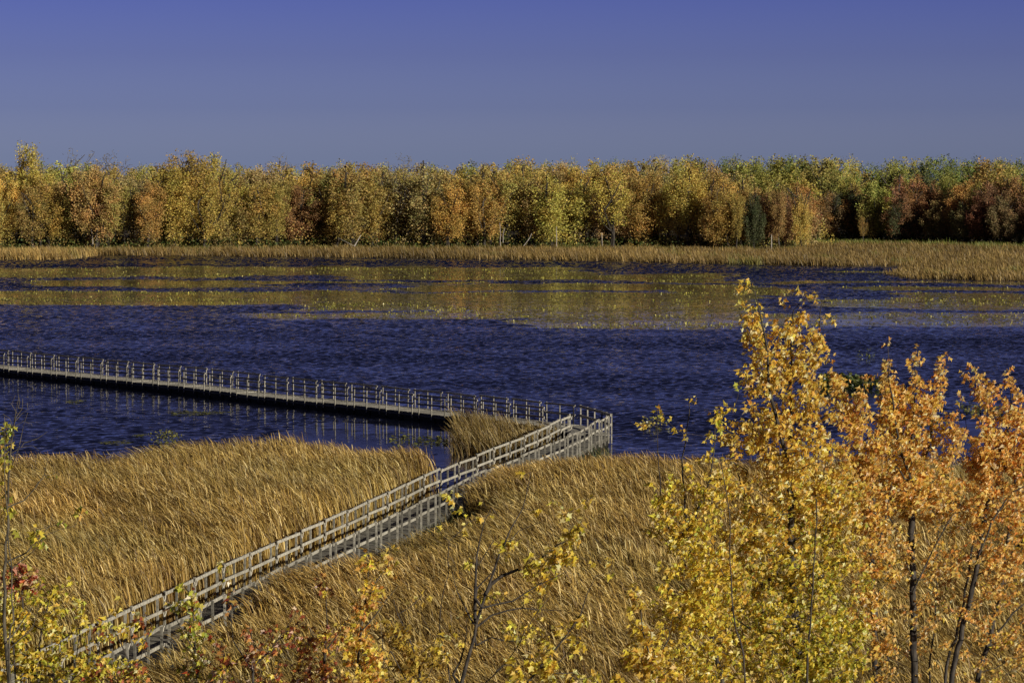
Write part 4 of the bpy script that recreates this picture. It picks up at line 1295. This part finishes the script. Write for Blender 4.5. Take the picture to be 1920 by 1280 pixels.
# ------------------------------------------------------------------ lily pads and water weeds
def leaf_discs(x, y, z, s, tilt, col):
    n = len(x)
    az = rng.uniform(0, 6.28, n)
    ax = np.stack([np.cos(az), np.sin(az), np.zeros(n)], 1)
    sd = np.stack([-np.sin(az) * np.cos(tilt), np.cos(az) * np.cos(tilt), np.sin(tilt)], 1)
    p = np.stack([x, y, z + s * np.sin(tilt) * .9], 1)
    an = np.arange(6) * math.pi / 3
    v = p[:, None] + (np.cos(an)[None, :, None] * ax[:, None] + np.sin(an)[None, :, None] * sd[:, None]) * s[:, None, None]
    return v.reshape(-1, 3), np.arange(n * 6).reshape(n, 6), np.repeat(col, 6, 0)


N = 420000
X = rng.uniform(-75, 75, N); Y = rng.uniform(246, 425, N)
pyy, pxx = PYF(X, Y), PXF(X, Y)
score = stillness(X, Y)
cl = noise2(X * .3, Y, .3, 71) + .8 * noise2(X, Y, .8, 72)
ok = rng.random(N) < score * np.clip(.06 + .42 * cl, .015, .7)
ok |= (rng.random(N) < score * np.exp(-((pyy - 598 - .035 * (pxx - 900)) / 4) ** 2) * .10)
X, Y = X[ok], Y[ok]; n = len(X)
c = pick([(.46, .43, .08), (.54, .48, .10), (.36, .37, .06), (.24, .26, .05), (.64, .57, .18), (.03, .03, .012), (.30, .27, .07)], n) * rng.uniform(.7, 1.15, (n, 1))
n1 = n
N2 = 330000
X2 = rng.uniform(-75, 75, N2); Y2 = rng.uniform(250, 425, N2)
p2, q2 = PYF(X2, Y2), PXF(X2, Y2)
sc2 = stillness(X2, Y2)
k2 = rng.random(N2) < sc2 * np.clip(.28 + .35 * noise2(X2 * .4, Y2, .3, 77) + .2 * noise2(X2, Y2, .9, 78), .02, .7)
X2, Y2 = X2[k2], Y2[k2]; n2 = len(X2)
c2 = pick([(.34, .29, .08), (.28, .26, .06), (.40, .33, .10), (.22, .20, .06), (.32, .24, .08)], n2) * rng.uniform(.7, 1.15, (n2, 1))
fv2, ff2, fc2 = leaf_discs(X2, Y2, rng.uniform(.006, .02, n2), rng.uniform(.10, .19, n2), np.abs(rng.normal(.0, .06, n2)), c2)
v, f, c6 = leaf_discs(X, Y, np.full(n, .02), rng.uniform(.04, .085, n), np.clip(rng.normal(.3, .35, n), .08, 1.4), c)
v, f, c6 = join([(v, f, c6), (fv2, ff2, fc2)])
tag(add('lily_pads', mesh_np('lily_pads', v, f, M_PAD, c6)), 'yellow green lily pads scattered over the calm lanes of the lake', 'lily pads', None, 'stuff')


def weed_mat(cx, cy, rx, ry, n, label, hgt=.012, pal=None, z=.006, name='weed_mat', tilt=.10, size=(.05, .11), kind=None):
    a = rng.uniform(0, 6.28, n); r_ = np.sqrt(rng.random(n)) * (1 + .25 * np.sin(a * 3 + cx))
    x = cx + rx * r_ * np.cos(a); y = cy + ry * r_ * np.sin(a)
    c = pick(pal or [(.20, .20, .06), (.15, .16, .05), (.25, .23, .08), (.11, .12, .04)], n) * rng.uniform(.7, 1.2, (n, 1))
    v, f, c6 = leaf_discs(x, y, z + rng.random(n) * hgt, rng.uniform(*size, n), np.abs(rng.normal(0, tilt, n)), c)
    off = np.array([cx, cy, 0])
    o = add(name, mesh_np(name, v - off, f, M_PAD, c6), loc=off)
    tag(o, label, 'water weed', 'patches of weed near the boardwalk', kind)


def mat_px(x0, x1, y0, y1, n, label, **k):
    a_, b_ = at_z((x0 + x1) / 2, y0, 0), at_z((x0 + x1) / 2, y1, 0)
    l_, r_ = at_z(x0, (y0 + y1) / 2, 0), at_z(x1, (y0 + y1) / 2, 0)
    weed_mat((l_[0] + r_[0]) / 2, (a_[1] + b_[1]) / 2, (r_[0] - l_[0]) / 2, (a_[1] - b_[1]) / 2, n, label, **k)


mat_px(310, 425, 770, 779, 420, 'long olive weed mat on the water between the boardwalk and left reeds')
mat_px(125, 157, 750, 757, 120, 'small olive weed mat left of the long one, near the left edge')
mat_px(190, 250, 826, 834, 200, 'weed mat lying against the far edge of the left reeds')
mat_px(248, 275, 814, 819, 70, 'faint weed streak right of the mat against the left reeds')
mat_px(720, 840, 815, 842, 160, 'scattered weed under the boardwalk post reflections', kind='stuff', hgt=.06, tilt=.5)
mat_px(1525, 1650, 716, 734, 1300, 'dark green clump of leafy water plants behind the golden maple', hgt=.55, tilt=.9, pal=[(.05, .07, .02), (.07, .10, .03), (.14, .15, .04), (.03, .045, .015)], size=(.07, .13))
mat_px(1600, 1640, 668, 674, 60, 'few grassy stems out in the water between the maples', kind='stuff', hgt=.6, tilt=1.2, pal=[(.09, .10, .03)], size=(.04, .09))
mat_px(1800, 1900, 755, 785, 240, 'loose weed in the water behind the orange maples', kind='stuff', hgt=.05, tilt=.5)
mat_px(1660, 1780, 785, 800, 200, 'streak of weed seen between two orange maple crowns', kind='stuff', hgt=.05, tilt=.5)
mat_px(1195, 1250, 794, 803, 90, 'yellowish reed sprigs in the water beside the corner', kind='stuff', hgt=.5, tilt=1.2, pal=[(.40, .32, .07), (.22, .22, .05)], size=(.04, .08))

# shrub at the tip of the left reeds
n = 700
c0 = at_d(312, 822, 133.5)
pz = np.stack([rng.normal(c0[0], .32, n), rng.normal(c0[1], .5, n), rng.uniform(.4, c0[2] + .35, n)], 1)
ax = unit(rng.normal(0, 1, (n, 3))); nn = unit(rng.normal(0, 1, (n, 3)) + [0, 0, .5]); sd = unit(np.cross(ax, nn)); s = rng.uniform(.03, .07, n)[:, None]
v = np.stack([pz - ax * s, pz + sd * s * .6, pz + ax * s, pz - sd * s * .6], 1).reshape(-1, 3)
root = bpy.data.objects.new('willow_shrub', None); COL.objects.link(root); root.location = (c0[0], c0[1], 0)
tag(root, 'small olive green shrub at the water edge of the left reed bed', 'shrub')
off = np.array([c0[0], c0[1], 0])
add('foliage', mesh_np('foliage', v - off, np.arange(n * 4).reshape(n, 4), M_LEAF, np.repeat(pick([(.20, .20, .05), (.28, .26, .06), (.14, .15, .04)], n), 4, 0)), root)
st = [np.array([0, 0, -.1]) + np.array([rng.normal(0, .1), rng.normal(0, .1), 0]) for _ in range(6)]
en = [np.array([rng.normal(0, .35), rng.normal(0, .4), c0[2] * rng.uniform(.8, 1.1)]) for _ in range(6)]
v, f = tubes(np.array(st), np.array(en), np.full(6, .018), np.full(6, .006))
add('stem', mesh_np('stem', v, f, M_BARK), root)
